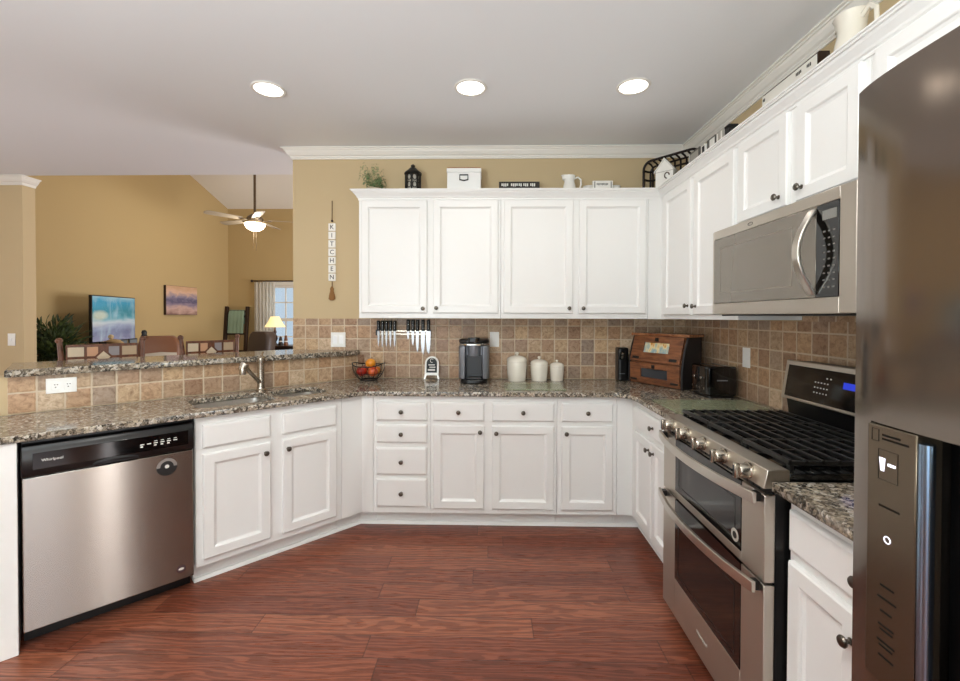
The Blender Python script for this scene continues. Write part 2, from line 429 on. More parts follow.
# ------------------------------------------------------------------ kitchen cabinets
def door_mb(mb, x0, x1, z0, z1, y=0.0, t=0.02, fr=0.052):
    def ring(i, yy): return [(x0 + i, yy, z0 + i), (x1 - i, yy, z0 + i), (x1 - i, yy, z1 - i), (x0 + i, yy, z1 - i)]
    rings = [ring(0, y - 0.0005), ring(0, y - t + 0.005), ring(0.005, y - t), ring(fr - 0.004, y - t), ring(fr, y - t + 0.002),
             ring(fr + 0.003, y - t + 0.0075), ring(fr + 0.012, y - t + 0.0125), ring(fr + 0.016, y - t + 0.0125)]
    mb.loft(rings); return mb
def drawer_mb(mb, x0, x1, z0, z1, y=0.0, t=0.02):
    def ring(i, yy): return [(x0 + i, yy, z0 + i), (x1 - i, yy, z0 + i), (x1 - i, yy, z1 - i), (x0 + i, yy, z1 - i)]
    mb.loft([ring(0, y - 0.0005), ring(0, y - t + 0.009), ring(0.003, y - t + 0.004), ring(0.010, y - t)]); return mb
KNOB = [(0.0001, 0.0), (0.009, 0.0), (0.009, 0.002), (0.0055, 0.004), (0.005, 0.011), (0.008, 0.015), (0.0135, 0.018), (0.0145, 0.022), (0.012, 0.026), (0.006, 0.028), (0.0001, 0.0285)]
def knob(parent, x, z, y=-0.02):
    return MB().lathe(KNOB, (x, y, z), 16, '-y').build('knob', m_knob, parent, smooth=True)
def cabinet(name, label, origin, rz, width, depth, z0, z1, doors=(), drawers=(), kick=True, group=None, hollow=False):
    t = thing(name, label, 'cabinet', (origin[0], origin[1], 0), rz, group)
    b = MB()
    if hollow:
        p_ = 0.016; b.box(0, width, 0, p_, 0.105, z1); b.box(0, p_, p_, depth, 0.105, z1); b.box(width - p_, width, p_, depth, 0.105, z1)
        b.box(p_, width - p_, depth - p_, depth, 0.105, z1); b.box(p_, width - p_, p_, depth - p_, 0.105, 0.125); b.box(0, width, 0.075, depth, 0.001, 0.105)
    elif kick:
        b.box(0, width, 0, depth, 0.105, z1); b.box(0.0, width, 0.075, depth, 0.001, 0.105)
    else: b.box(0, width, 0, depth, z0, z1)
    b.build('body', m_white, t, bevel=0.0015)
    for (x0, x1, a, c, kx, kz) in doors:
        d = door_mb(MB(), x0, x1, a, c).build('door', m_white, t)
        if kx is not None: knob(d, kx, kz)
    for (x0, x1, a, c, *nk) in drawers:
        d = drawer_mb(MB(), x0, x1, a, c).build('drawer', m_white, t)
        if not nk: knob(d, (x0 + x1) / 2, (a + c) / 2)
    return t
ZT = 0.882
DZ, RZ = (0.142, 0.689), (0.720, 0.841)
G_B, G_U = 'white base cabinets', 'white wall cabinets'
# peninsula sink cabinet
U0 = 0.497
cabinet('base_cabinet', 'white sink base cabinet on the angled run beside the dishwasher', UD(U0, DF), P45, 0.795, 0.525, 0, ZT,
        [(0.527 - U0, 0.859 - U0, *DZ, 0.83 - U0, 0.635), (0.925 - U0, 1.254 - U0, *DZ, 0.953 - U0, 0.635)],
        [(0.527 - U0, 0.859 - U0, *RZ, 0), (0.925 - U0, 1.254 - U0, *RZ, 0)], group=G_B, hollow=True)
# corner filler cabinets
XC = YF + DF * sqrt(2)
def corner(label, outer, kickp, z1=ZT):
    t = thing('corner_cabinet', label, 'cabinet', (outer[0][0], outer[0][1], 0), 0, 'white corner cabinets')
    o = Vector(outer[0])
    rel = lambda ps: [tuple(Vector(p) - o) for p in ps]
    b = MB()
    if kickp: b.prism(rel(outer), 0.105, z1); b.prism(rel(kickp), 0.001, 0.105)
    else: b.prism(rel(outer), 1.39, z1)
    b.build('body', m_white, t, bevel=0.001)
    return t
ua = U0 + 0.797
DB = KNEE + 0.012
xk = (W - 0.535) + DK * sqrt(2)
corner('plain white corner filler where the angled base run meets the back run',
       [UD(ua, DF), (XC, YF), (-0.772, YF), (-0.772, W - 0.012), (W - 0.012 + DB * sqrt(2), W - 0.012), UD(ua, DB)],
       [UD(ua, DK), (xk, W - 0.535), (-0.772, W - 0.535), (-0.772, W - 0.012), (W - 0.012 + DB * sqrt(2), W - 0.012), UD(ua, DB)])
corner('plain white corner filler where the back base run meets the range side run',
       [(0.832, YF), (XF, YF), (XF, 2.812), (RX - 0.012, 2.812), (RX - 0.012, W - 0.012), (0.832, W - 0.012)],
       [(0.832, W - 0.535), (RX - 0.535, W - 0.535), (RX - 0.535, 2.812), (RX - 0.012, 2.812), (RX - 0.012, W - 0.012), (0.832, W - 0.012)])
bd = 0.595
cabinet('base_cabinet', 'white four-drawer base cabinet below the fruit basket and arched sign', (-0.770, YF), 0, 0.378, bd, 0, ZT, [],
        [(0.022, 0.358, 0.720, 0.841), (0.022, 0.358, 0.574, 0.694), (0.022, 0.358, 0.362, 0.541), (0.022, 0.358, 0.150, 0.338)], group=G_B)
cabinet('base_cabinet', 'white two-door base cabinet below the coffee maker and canisters', (-0.390, YF), 0, 0.83, bd, 0, ZT,
        [(0.018, 0.353, *DZ, 0.327, 0.652), (0.404, 0.81, *DZ, 0.432, 0.645)], [(0.018, 0.353, *RZ), (0.404, 0.81, *RZ)], group=G_B)
cabinet('base_cabinet', 'white single-door base cabinet at the right end of the back run', (0.442, YF), 0, 0.388, bd, 0, ZT,
        [(0.028, 0.360, *DZ, 0.056, 0.645)], [(0.028, 0.360, *RZ)], group=G_B)
RY0 = 2.81
cabinet('base_cabinet', 'white base cabinet with two doors just left of the range', (XF, RY0), P90, RY0 - 2.108, bd, 0, ZT,
        [(0.02, 0.305, *DZ, 0.278, 0.640), (0.325, 0.66, *DZ, 0.352, 0.640)], [(0.02, 0.66, *RZ)], group=G_B)
cabinet('base_cabinet', 'white base cabinet squeezed between the range and refrigerator', (0.90, 1.322), P90, 0.552, 0.625, 0, ZT,
        [(0.015, 0.268, *DZ, 0.246, 0.618), (0.288, 0.537, *DZ, 0.312, 0.618)], [(0.015, 0.537, *RZ)], group=G_B)
# end panel left of the dishwasher
tag(MB().box(0, 0.118, 0, 0.545, 0.001, ZT).build('end_panel', m_white, None, (*UD(-0.25, DF + 0.02), 0), (0, 0, P45), bevel=0.002),
    'plain white cabinet end panel at the left of the dishwasher', 'cabinet panel')
# wall cabinets
UB, UT = 1.392, 2.262
ud = 0.312
G = (1.43, 2.242)
cabinet('wall_cabinet', 'white wall cabinet with two doors above the knife rack', (-0.952, YU), 0, 1.026, ud, UB, UT,
        [(0.02, 0.498, *G, 0.470, 1.462), (0.540, 1.009, *G, 0.566, 1.466)], kick=False, group=G_U)
cabinet('wall_cabinet', 'white wall cabinet with two doors above the canisters', (0.076, YU), 0, 1.052, ud, UB, UT,
        [(0.021, 0.516, *G, 0.487, 1.466), (0.558, 1.034, *G, 0.587, 1.466)], kick=False, group=G_U)
t = corner('plain white upper corner filler between the back and right wall cabinets',
           [(1.130, YU), (XU, YU), (XU, 3.106), (RX - 0.004, 3.106), (RX - 0.004, W - 0.004), (1.130, W - 0.004)], None, UT)
UY = 3.104
cabinet('wall_cabinet', 'white wall cabinet with two doors above the wooden bread box', (XU, UY), P90, UY - 2.19, ud, UB, UT,
        [(UY - 3.084, UY - 2.675, 1.42, 2.242, UY - 2.70, 1.475), (UY - 2.632, UY - 2.208, 1.42, 2.242, UY - 2.60, 1.470)], kick=False, group=G_U)
cabinet('wall_cabinet', 'short white wall cabinet with two doors above the microwave', (XU, 2.188), P90, 2.188 - 1.447, ud, 1.836, UT,
        [(0.018, 2.188 - 1.818, 1.862, 2.242, 2.188 - 1.865, 1.908), (2.188 - 1.764, 2.188 - 1.466, 1.862, 2.242, 2.188 - 1.730, 1.912)], kick=False, group=G_U)
cabinet('wall_cabinet', 'short white wall cabinet above the dark refrigerator', (XU, 1.445), P90, 1.2, ud, 1.90, UT,
        [(0.03, 0.585, 1.925, 2.25, None, 0), (0.615, 1.17, 1.925, 2.25, None, 0)], kick=False, group=G_U)
# crown on the wall cabinets
CC = [(0.0008, -0.068), (0.006, -0.068), (0.006, -0.056), (0.013, -0.052), (0.016, -0.044), (0.032, -0.024), (0.036, -0.015), (0.044, -0.014), (0.046, -0.007), (0.052, -0.006), (0.052, 0.0), (0.0008, 0.0)]
cc = crown('cabinet_crown', [(XU - 0.0, 0.24), (XU, YU), (-0.952, YU), (-0.952, W - 0.02)], 2.315, CC, m_white)
tag(cc, 'white stepped crown moulding along the top of the wall cabinets', 'moulding')
cc.location.z = 0
# shoe moulding along the toe kicks
SH = [(0.0005, 0.0005), (0.018, 0.0005), (0.017, 0.012), (0.012, 0.018), (0.0005, 0.019)]
struct(MB().loft(sweep([(RX - 0.535, 2.11), (RX - 0.535, W - 0.535), (xk, W - 0.535), UD(U0 + 0.002, DK)], SH)).build('baseboard_cabinets', m_white, smooth=True))

# ------------------------------------------------------------------ worktops
def slab(name, outlines, z, th, m, label, cat, ease=0.004):
    c = bpy.data.curves.new(name, 'CURVE'); c.dimensions = '2D'; c.fill_mode = 'BOTH'; c.extrude = th / 2 - ease; c.bevel_depth = ease; c.bevel_resolution = 2; c.offset = -ease
    for ol in outlines:
        s = c.splines.new('POLY'); s.points.add(len(ol) - 1); s.use_cyclic_u = True
        for p, q in zip(s.points, ol): p.co = (q[0], q[1], 0, 1)
    t = bpy.data.objects.new(name + '_tmp', c); COL.objects.link(t)
    dg = bpy.context.evaluated_depsgraph_get(); me = bpy.data.meshes.new_from_object(t.evaluated_get(dg)); me.name = name
    bpy.data.objects.remove(t); bpy.data.curves.remove(c)
    me.materials.clear(); me.materials.append(m)
    o = bpy.data.objects.new(name, me); COL.objects.link(o); o.location = (0, 0, z + th / 2)
    return tag(o, label, cat)
def arc(p0, c, p1, n=6):
    out = []
    for i in range(n + 1):
        t = i / n; out.append(((1 - t) ** 2 * p0[0] + 2 * t * (1 - t) * c[0] + t * t * p1[0], (1 - t) ** 2 * p0[1] + 2 * t * (1 - t) * c[1] + t * t * p1[1]))
    return out
def rrect(u0, u1, d0, d1, r):
    pts = []
    for (cu, cd, a0) in ((u1 - r, d1 - r, 0), (u0 + r, d1 - r, 90), (u0 + r, d0 + r, 180), (u1 - r, d0 + r, 270)):
        for k in range(6): a = R_(a0 + 90 * k / 5); pts.append(UD(cu + r * cos(a), cd + r * sin(a)))
    return pts
DS, YS, XS = -2.600, W - 0.645, RX - 0.645
kb = KNEE + 0.002
bowlA = (0.525, 0.932, -3.035, -2.695); bowlB = (0.960, 1.268, -3.015, -2.735)
main = [UD(-0.27, DS)] + arc(UD(1.40, DS), (YS + DS * sqrt(2), YS), (-0.80, YS), 4) + arc((0.76, YS), (XS, YS), (XS, 2.69), 8) + \
       [(XS, 2.105), (RX - 0.011, 2.105), (RX - 0.011, W - 0.011), (W - 0.011 + kb * sqrt(2), W - 0.011), UD(-0.27, kb)]
slab('worktop', [main, rrect(*bowlA, 0.07), rrect(*bowlB, 0.07)], 0.884, 0.03, m_granite, 'speckled granite worktop running from the sink round to the range', 'worktop')
slab('worktop', [[(0.845, 1.325), (RX - 0.011, 1.325), (RX - 0.011, 0.772), (0.845, 0.772)]], 0.884, 0.03, m_granite, 'short piece of granite worktop between range and refrigerator', 'worktop')
bx = -1.04
slab('breakfast_bar', [[UD(-0.198, -3.13), UD(((W - 0.012) * sqrt(2) - 3.13) - 0.12, -3.13), (bx, W - 0.010), (XE - 0.004, W - 0.010), (XE - 0.004, 3.53), UD(((XE + 3.53) / sqrt(2)) - 0.0, -3.60), UD(-0.198, -3.60)]],
     1.1005, 0.038, m_granite, 'raised speckled granite breakfast bar above the sink splashback', 'bar counter', 0.008)
# sink: two bowls hung below the worktop
sk = thing('sink', 'double-bowl undermount stainless steel sink in the granite worktop', 'sink', (*UD(0.95, -2.87), 0.88), 0)
def bowl(b, depth):
    o = Vector((*UD(0.95, -2.87), 0.88)); mb = MB(); rings = []
    for (inset, z, r) in ((-0.02, 0.882, 0.08), (0.0, 0.882, 0.07), (0.004, 0.80, 0.07), (0.012, 0.885 - depth + 0.03, 0.07), (0.04, 0.885 - depth, 0.06), (0.12, 0.885 - depth - 0.004, 0.03)):
        rings.append([(p[0] - o.x, p[1] - o.y, z - o.z) for p in rrect(b[0] + inset, b[1] - inset, b[2] + inset, b[3] - inset, r)])
    mb.loft(rings, cap0=False)
    return mb.build('bowl', m_steel, sk, smooth=True)
for b, dp in ((bowlA, 0.20), (bowlB, 0.17)):
    bo = bowl(b, dp); c = UD((b[0] + b[1]) / 2, (b[2] + b[3]) / 2); oo = UD(0.95, -2.87)
    MB().lathe([(0.0001, 0.0), (0.04, 0.0), (0.042, 0.003), (0.03, 0.004), (0.0001, 0.002)], (c[0] - oo[0], c[1] - oo[1], 0.001 - dp + 0.003), 20).build('drain', m_chrome, bo, smooth=True)
fc = thing('faucet', 'brushed nickel pull-out kitchen faucet behind the sink', 'faucet', (*UD(0.955, -3.095), CT + 0.0005), P45)
MB().lathe([(0.0001, 0), (0.034, 0), (0.034, 0.006), (0.026, 0.012), (0.0235, 0.03), (0.022, 0.19), (0.0235, 0.2), (0.0225, 0.215), (0.012, 0.224), (0.0001, 0.226)], (0, 0, 0), 24).build('column', m_nickel, fc, smooth=True)
MB().tube([(-0.010, -0.010, 0.055), (-0.030, -0.022, 0.078), (-0.080, -0.058, 0.128), (-0.108, -0.078, 0.160)], [0.014, 0.013, 0.012, 0.013], 14).build('spout', m_nickel, fc, smooth=True)
MB().tube([(-0.102, -0.074, 0.152), (-0.118, -0.086, 0.176), (-0.130, -0.094, 0.182), (-0.136, -0.098, 0.165), (-0.136, -0.098, 0.125)], [0.013, 0.021, 0.025, 0.024, 0.019], 16).build('spray_head', m_nickel, fc, smooth=True)
MB().tube([(0.004, 0.0, 0.222), (0.012, 0.02, 0.235), (0.03, 0.05, 0.248)], [0.009, 0.007, 0.006], 10).build('lever', m_nickel, fc, smooth=True)

# ------------------------------------------------------------------ dishwasher
dw = thing('dishwasher', 'stainless steel dishwasher with black control strip under the peninsula worktop', 'dishwasher', (*UD(-0.127, DF), 0), P45)
DWW = 0.618
m_dwsteel = steel('dishwasher_steel', '#a09992', 0.27, 'x', 1.0)
MB().box(0.006, DWW - 0.006, 0.02, 0.52, 0.09, 0.878).build('tub', m_black, dw)
MB().box(0.006, DWW - 0.006, 0.075, 0.12, 0.002, 0.089).build('kick_plate', m_black, dw)
MB().box(0.008, DWW - 0.008, -0.026, 0.018, 0.086, 0.729).build('door', m_dwsteel, dw, bevel=0.004)
cp = MB().prism_x([(-0.026, 0.732), (-0.034, 0.745), (-0.034, 0.838), (-0.022, 0.862), (0.018, 0.866), (0.018, 0.732)], 0.006, DWW - 0.006).build('control_panel', m_black, dw, bevel=0.004)
MB().box(0.04, DWW - 0.03, -0.0355, -0.0335, 0.762, 0.832).build('fascia', m_gloss, cp, bevel=0.001)
hp = MB(); hp.loft([[(0.31 + a * cos(t), y, 0.742 + b * max(sin(t), -0.35)) for t in [2 * pi * i / 24 for i in range(24)]] for a, b, y in ((0.082, 0.018, -0.0338), (0.082, 0.018, -0.0356), (0.070, 0.012, -0.0362), (0.065, 0.010, -0.0340))])
hp.build('handle_pocket', m_black, cp, smooth=True)
text('brand_lettering', 'Whirlpool', 0.016, m_inkw, cp, (0.10, -0.0358, 0.797))
ic = MB()
for i in range(6):
    ic.box(0.395 + i * 0.026, 0.411 + i * 0.026, -0.0362, -0.0356, 0.793, 0.797)
    if i > 1: ic.box(0.397 + i * 0.026, 0.409 + i * 0.026, -0.0362, -0.0356, 0.803, 0.806)
    if i in (0, 2, 3, 4): ic.box(0.396 + i * 0.026, 0.406 + i * 0.026, -0.0362, -0.0356, 0.782, 0.788)
ic.build('button_marks', m_inkw, cp)
m_stk = mat('sticker_grey', '#8d8580', 0.4)
st = MB().lathe([(0.0001, 0), (0.042, 0), (0.042, 0.0008), (0.0001, 0.0009)], (0.50, -0.0262, 0.665), 32, '-y').build('round_magnet', m_stk, dw)
mk = MB(); c0 = (0.50, 0.665)
outer = [(c0[0] + 0.042 * cos(a), c0[1] + 0.042 * sin(a)) for a in [pi + pi * i / 16 for i in range(17)]]
mk.loft([[(x, -0.0272, z) for x, z in outer], [(x, -0.0278, z) for x, z in outer]])
mk.lathe([(0.014, 0), (0.027, 0), (0.027, 0.0007), (0.014, 0.0007)], (0.50, -0.0272, 0.667), 24, '-y')
mk.build('magnet_print', m_ink, st)
MB().lathe([(0.0001, 0), (0.009, 0), (0.009, 0.0006), (0.0001, 0.0006)], (0.50, -0.0281, 0.668), 16, '-y').build('magnet_centre', m_inkw, st)
st2 = MB().lathe([(0.0001, 0), (0.02, 0), (0.02, 0.0008), (0.0001, 0.0009)], (0.556, -0.0262, 0.14), 24, '-y').build('small_sticker', mat('sticker_dark', '#4a3236', 0.4), dw)
MB().lathe([(0.0001, 0), (0.012, 0), (0.012, 0.0006), (0.0001, 0.0006)], (0.556, -0.0271, 0.14), 20, '-y', sy=0.5).build('sticker_print', m_inkw, st2)

# ------------------------------------------------------------------ range
RGY, RGX, RGW = 2.100, 0.83, 0.766
rg = thing('range', 'stainless steel double-oven gas range against the right wall', 'stove', (RGX, RGY, 0), P90)
rb = MB(); rb.box(0.004, RGW - 0.004, 0.034, 0.685, 0.05, 0.908); rb.box(0.02, RGW - 0.02, 0.06, 0.66, 0.001, 0.05)
rb.build('body', m_black, rg, bevel=0.002)
def oven_door(z0, z1, wz0_, wz1_):
    t = 0.032
    X0, X1 = 0.0, RGW
    mb = MB(); a, b = 0.130, 0.645
    # stainless frame around a glass field
    mb.box(X0, a, -0.0, t, z0, z1); mb.box(b, X1, -0.0, t, z0, z1); mb.box(a, b, -0.0, t, z0, wz0_); mb.box(a, b, 0.012, t, wz0_, z1)
    d = mb.build('oven_door', m_steelw, rg, bevel=0.002)
    g = MB(); g.box(a + 0.002, b - 0.002, -0.0008, 0.011, wz0_ + 0.002, z1 - 0.002)
    gl = g.build('window', m_gloss, d)
    zr = wz1_
    # inner glazing bead outlining the see-through part
    fr = MB(); x0, x1 = a + 0.035, b - 0.035
    for (p, q_, r, s) in ((x0, x1, wz0_ + 0.03, wz0_ + 0.034), (x0, x1, zr - 0.004, zr), (x0, x0 + 0.004, wz0_ + 0.034, zr - 0.004), (x1 - 0.004, x1, wz0_ + 0.034, zr - 0.004)):
        fr.box(p, q_, -0.0014, -0.0009, r, s)
    fr.build('bead', m_iron, gl)
    # bowed flat bar handle
    hz = z1 - 0.012; n = 20; inner = []; outer = []
    for i in range(n + 1):
        s = i / n; x = 0.012 + s * (RGW - 0.024); bow = -0.030 - 0.045 * (1 - (2 * s - 1) ** 2)
        outer.append((x, bow)); inner.append((x, bow + 0.013))
    rings = [[(o[0], o[1], hz - 0.017), (o[0], o[1], hz + 0.017), (i_[0], i_[1], hz + 0.017), (i_[0], i_[1], hz - 0.017)] for o, i_ in zip(outer, inner)]
    h = MB().loft(rings).build('handle', m_bar, d, bevel=0.002)
    for x in (0.03, RGW - 0.03): MB().box(x - 0.012, x + 0.012, -0.022, -0.0005, hz - 0.013, hz + 0.013).build('handle_post', m_black, d)
    return d
d1 = oven_door(0.602, 0.868, 0.632, 0.80)
d2 = oven_door(0.066, 0.594, 0.236, 0.50)
text('brand_lettering', 'Whirlpool', 0.020, m_paper0, d2, (0.385, -0.0006, 0.150))
bdg = MB().lathe([(0.0001, 0), (0.022, 0), (0.022, 0.0008), (0.0001, 0.0008)], (0.610, -0.0012, 0.672), 24, '-y').build('badge', m_paper0, d1)
MB().lathe([(0.006, 0), (0.012, 0), (0.012, 0.0006), (0.006, 0.0006)], (0.610, -0.0021, 0.672), 24, '-y').build('badge_ring', m_ink, bdg)
ve = MB(); ve.box(0.01, RGW - 0.01, 0.012, 0.034, 0.870, 0.886)
for i in range(22): x = 0.05 + i * 0.031; ve.box(x, x + 0.022, 0.008, 0.012, 0.873, 0.883)
ve.build('vent', m_black, rg)
cpn = MB().prism_x([(-0.004, 0.888), (0.008, 0.944), (0.075, 0.945), (0.075, 0.909), (0.032, 0.909), (0.032, 0.888)], 0.0, RGW).build('control_panel', m_steelw, rg, bevel=0.003)
for i in range(5):
    x = 0.085 + i * 0.1485
    k = MB(); k.lathe([(0.0001, 0), (0.027, 0), (0.027, 0.006), (0.0235, 0.008), (0.022, 0.030), (0.019, 0.036), (0.0001, 0.037)], (x, 0.004, 0.914), 24, '-y')
    ko = k.build('knob', m_nickel, rg, smooth=True)
    MB().box(x - 0.008, x + 0.008, -0.046, -0.028, 0.914 - 0.024, 0.914 + 0.024).build('grip', m_nickel, ko, bevel=0.004)
    MB().box(x - 0.0045, x + 0.0045, -0.0468, -0.046, 0.914 - 0.018, 0.914 + 0.018).build('grip_inlay', m_iron, ko)
ck = MB(); ck.box(0.004, RGW - 0.004, 0.076, 0.580, 0.909, 0.934)
ck.build('cooktop', m_gloss, rg, bevel=0.004)
for (x, y, r) in ((0.15, 0.20, 0.045), (0.15, 0.47, 0.035), (0.383, 0.335, 0.05), (0.616, 0.20, 0.035), (0.616, 0.47, 0.045)):
    b_ = MB().lathe([(0.0001, 0), (r * 1.25, 0), (r * 1.2, 0.006), (r, 0.008), (r, 0.014), (r * 0.95, 0.017), (0.0001, 0.018)], (x, y, 0.9345), 24).build('burner', m_iron, rg, smooth=True)
for gi in range(3):
    x0 = 0.012 + gi * 0.2475; x1 = x0 + 0.2440; g = MB()
    for y in (0.085, 0.135, 0.185, 0.235, 0.285, 0.335, 0.385, 0.435, 0.485, 0.535):
        g.box(x0, x1, y - 0.006, y + 0.006, 0.957, 0.972)
    for x in (x0 + 0.006, (x0 + x1) / 2, x1 - 0.006):
        g.box(x - 0.006, x + 0.006, 0.080, 0.546, 0.955, 0.968)
    for x in (x0 + 0.008, x1 - 0.008):
        for y in (0.09, 0.335, 0.535): g.box(x - 0.007, x + 0.007, y - 0.007, y + 0.007, 0.9345, 0.957)
    g.build('grate', m_iron, rg, bevel=0.002)
# backguard
bgm = MB().prism_x([(0.585, 0.9345), (0.572, 1.03), (0.582, 1.03), (0.606, 1.20), (0.690, 1.20), (0.690, 0.9345)], 0.0, RGW).build('backguard', m_black, rg, bevel=0.003)
L = Vector((0, 0.026, 0.17)).normalized()
def bgpt(x, s, out): # point on the leaning console face
    base = Vector((x, 0.553, 1.03)); nrm = Vector((0, -L.z, L.y)); return base + L * s + nrm * out
def console(x0, x1, s0, s1, o0, o1):
    return [[bgpt(x0, s0, o), bgpt(x1, s0, o), bgpt(x1, s1, o), bgpt(x0, s1, o)] for o in (o0, o1)]
MB().loft(console(-0.004, RGW + 0.004, 0.0, 0.180, -0.02, 0.004)).build('console_frame', m_steelw, bgm, bevel=0.004)
con = MB().loft(console(0.02, RGW - 0.02, 0.014, 0.158, 0.0042, 0.006)).build('console_glass', m_gloss, bgm)
dm = MB()
for r in range(3):
    for i in range(5): dm.loft(console(0.195 + i * 0.017, 0.202 + i * 0.017, 0.098 - r * 0.022, 0.103 - r * 0.022, 0.0062, 0.0066))
for i in range(2): dm.loft(console(0.255 + i * 0.02, 0.263 + i * 0.02, 0.120, 0.125, 0.0062, 0.0066))
dm.build('button_marks', m_inkw, con)
MB().loft(console(0.345, 0.405, 0.094, 0.120, 0.0062, 0.0066)).build('clock_display', mat('display_blue', '#0b1440', 0.3, emit=0.5, ecol='#2b49ff'), con)

# ------------------------------------------------------------------ microwave
MWX, MWY, MWW = 1.06, 2.115, 0.82
MZ0, MZ1 = 1.420, 1.806
mw = thing('microwave', 'stainless steel over-the-range microwave under the short wall cabinet', 'microwave', (MWX, MWY, 0), P90)
mb = MB(); mb.box(0.004, MWW - 0.004, 0.03, 0.46, MZ0 + 0.012, MZ1); mb.build('body', m_black, mw)
mf = MB(); gx0, gx1, gz0, gz1 = 0.012, 0.758, 1.470, 1.768
mf.box(0, gx0, 0, 0.03, MZ0, MZ1); mf.box(gx1, MWW, 0, 0.03, MZ0, MZ1); mf.box(gx0, gx1, 0, 0.03, MZ0, gz0); mf.box(gx0, gx1, 0, 0.03, gz1, MZ1)
fo = mf.build('front_frame', m_steelw, mw, bevel=0.002)
m_mwglass = mat('microwave_glass', '#7c7468', 0.12, 0.55, coat=0.5)
gl = MB().box(gx0 + 0.001, 0.662, -0.001, 0.025, gz0 + 0.001, gz1 - 0.001).build('door_window', m_mwglass, mw, bevel=0.001)
fr = MB(); x0, x1, z0, z1 = 0.07, 0.55, gz0 + 0.045, gz1 - 0.045
for (p, q_, r, s) in ((x0, x1, z0, z0 + 0.003), (x0, x1, z1 - 0.003, z1), (x0, x0 + 0.003, z0 + 0.003, z1 - 0.003), (x1 - 0.003, x1, z0 + 0.003, z1 - 0.003)): fr.box(p, q_, -0.0016, -0.0011, r, s)
fr.build('window_outline', mat('outline_grey', '#8a8276', 0.4), gl)
kp = MB().box(0.664, gx1 - 0.001, -0.001, 0.025, gz0 + 0.001, gz1 - 0.001).build('keypad', m_gloss, mw, bevel=0.001)
km = MB()
for r in range(9):
    for c in range(3): km.box(0.694 + c * 0.020, 0.703 + c * 0.020, -0.0018, -0.0011, 1.500 + r * 0.022, 1.505 + r * 0.022)
km.build('key_marks', mat('key_grey', '#6d6a65', 0.6), kp)
MB().box(0.690, 0.748, -0.0018, -0.0011, 1.715, 1.745).build('display', mat('display_grey', '#7d7d78', 0.3), kp)
n = 20; rings = []
for i in range(n + 1):
    s = i / n; z = gz0 + 0.012 + s * (gz1 - gz0 - 0.024); bow = -0.012 - 0.052 * sin(pi * s) ** 1.0
    rings.append([(0.638, bow, z), (0.668, bow, z), (0.668, bow + 0.012, z), (0.638, bow + 0.012, z)])
hm = MB().loft(rings); hm.box(0.641, 0.665, -0.013, -0.0008, gz0 + 0.010, gz0 + 0.024); hm.box(0.641, 0.665, -0.013, -0.0008, gz1 - 0.024, gz1 - 0.010)
hm.build('handle', m_bar, mw, bevel=0.003)
lg = MB(); lg.tube([(0.30 + 0.016 * cos(a), -0.0008, 1.787 + 0.006 * sin(a)) for a in [2 * pi * i / 20 for i in range(20)]], 0.0011, 6, True)
lg.build('logo', m_ink, fo)
bt = MB(); bt.box(0.02, MWW - 0.02, 0.035, 0.44, MZ0 - 0.008, MZ0 + 0.0115); bt.build('vent_base', m_black, mw)

# ------------------------------------------------------------------ refrigerator
FX, FY, FH = 0.62, 0.756, 1.783
fg = thing('refrigerator', 'dark stainless side-by-side refrigerator at the right edge of the view', 'refrigerator', (FX, FY, 0), P90)
MB().box(0.006, 0.835, 0.065, 0.88, 0.02, FH - 0.02).build('body', mat('fridge_side', '#2f2b29', 0.4, 0.3), fg, bevel=0.004)
def bow(x, x0, x1, d=0.016): s = (x - x0) / (x1 - x0); return -d * (1 - (2 * s - 1) ** 4) 
def fdoor(x0, x1, holes=None):
    mb = MB(); n = 24; z0, z1 = 0.07, FH
    xs = [x0 + (x1 - x0) * i / n for i in range(n + 1)]
    if holes is None:
        rings = [[(x, bow(x, x0, x1), z0), (x, bow(x, x0, x1), z1), (x, 0.06, z1), (x, 0.06, z0)] for x in xs]
        return mb.loft(rings)
    hx0, hx1, hz0, hz1, dep = holes
    xs = sorted(set(xs + [hx0, hx1]))
    for a, b in zip(xs, xs[1:]):
        ya, yb = bow(a, x0, x1), bow(b, x0, x1)
        inside = a >= hx0 - 1e-6 and b <= hx1 + 1e-6
        for (p, q_) in (((z0, hz0), (hz1, z1)) if inside else ((z0, hz0), (hz0, hz1), (hz1, z1))):
            mb.tri((a, ya, p), (b, yb, p), (b, yb, q_), (a, ya, q_))
        mb.tri((a, ya, z1), (b, yb, z1), (b, 0.06, z1), (a, 0.06, z1)); mb.tri((a, ya, z0), (a, 0.06, z0), (b, 0.06, z0), (b, yb, z0))
        if inside:
            mb.tri((a, ya, hz0), (b, yb, hz0), (b, dep, hz0), (a, dep, hz0)); mb.tri((a, ya, hz1), (b, yb, hz1), (b, dep, hz1), (a, dep, hz1))
            mb.tri((a, dep, hz0), (b, dep, hz0), (b, dep, hz1), (a, dep, hz1))
    for x in (hx0, hx1): y = bow(x, x0, x1); mb.tri((x, y, hz0), (x, dep, hz0), (x, dep, hz1), (x, y, hz1))
    for x in (x0, x1):
        for p, q_ in ((z0, hz0), (hz0, hz1), (hz1, z1)): mb.tri((x, 0, p), (x, 0.06, p), (x, 0.06, q_), (x, 0, q_))
    return mb
HX0, HX1, HZ0, HZ1 = 0.044, 0.32, 0.842, 1.242
fd = fdoor(0.0, 0.372, (HX0, HX1, HZ0, HZ1, 0.045)).build('freezer_door', m_fridge, fg, smooth=True, angle=25)
MB().box(HX0 + 0.002, 0.1265, -0.0175, 0.02, HZ0 + 0.002, HZ1 - 0.002).build('control_panel', m_fridgep, fd, bevel=0.002)
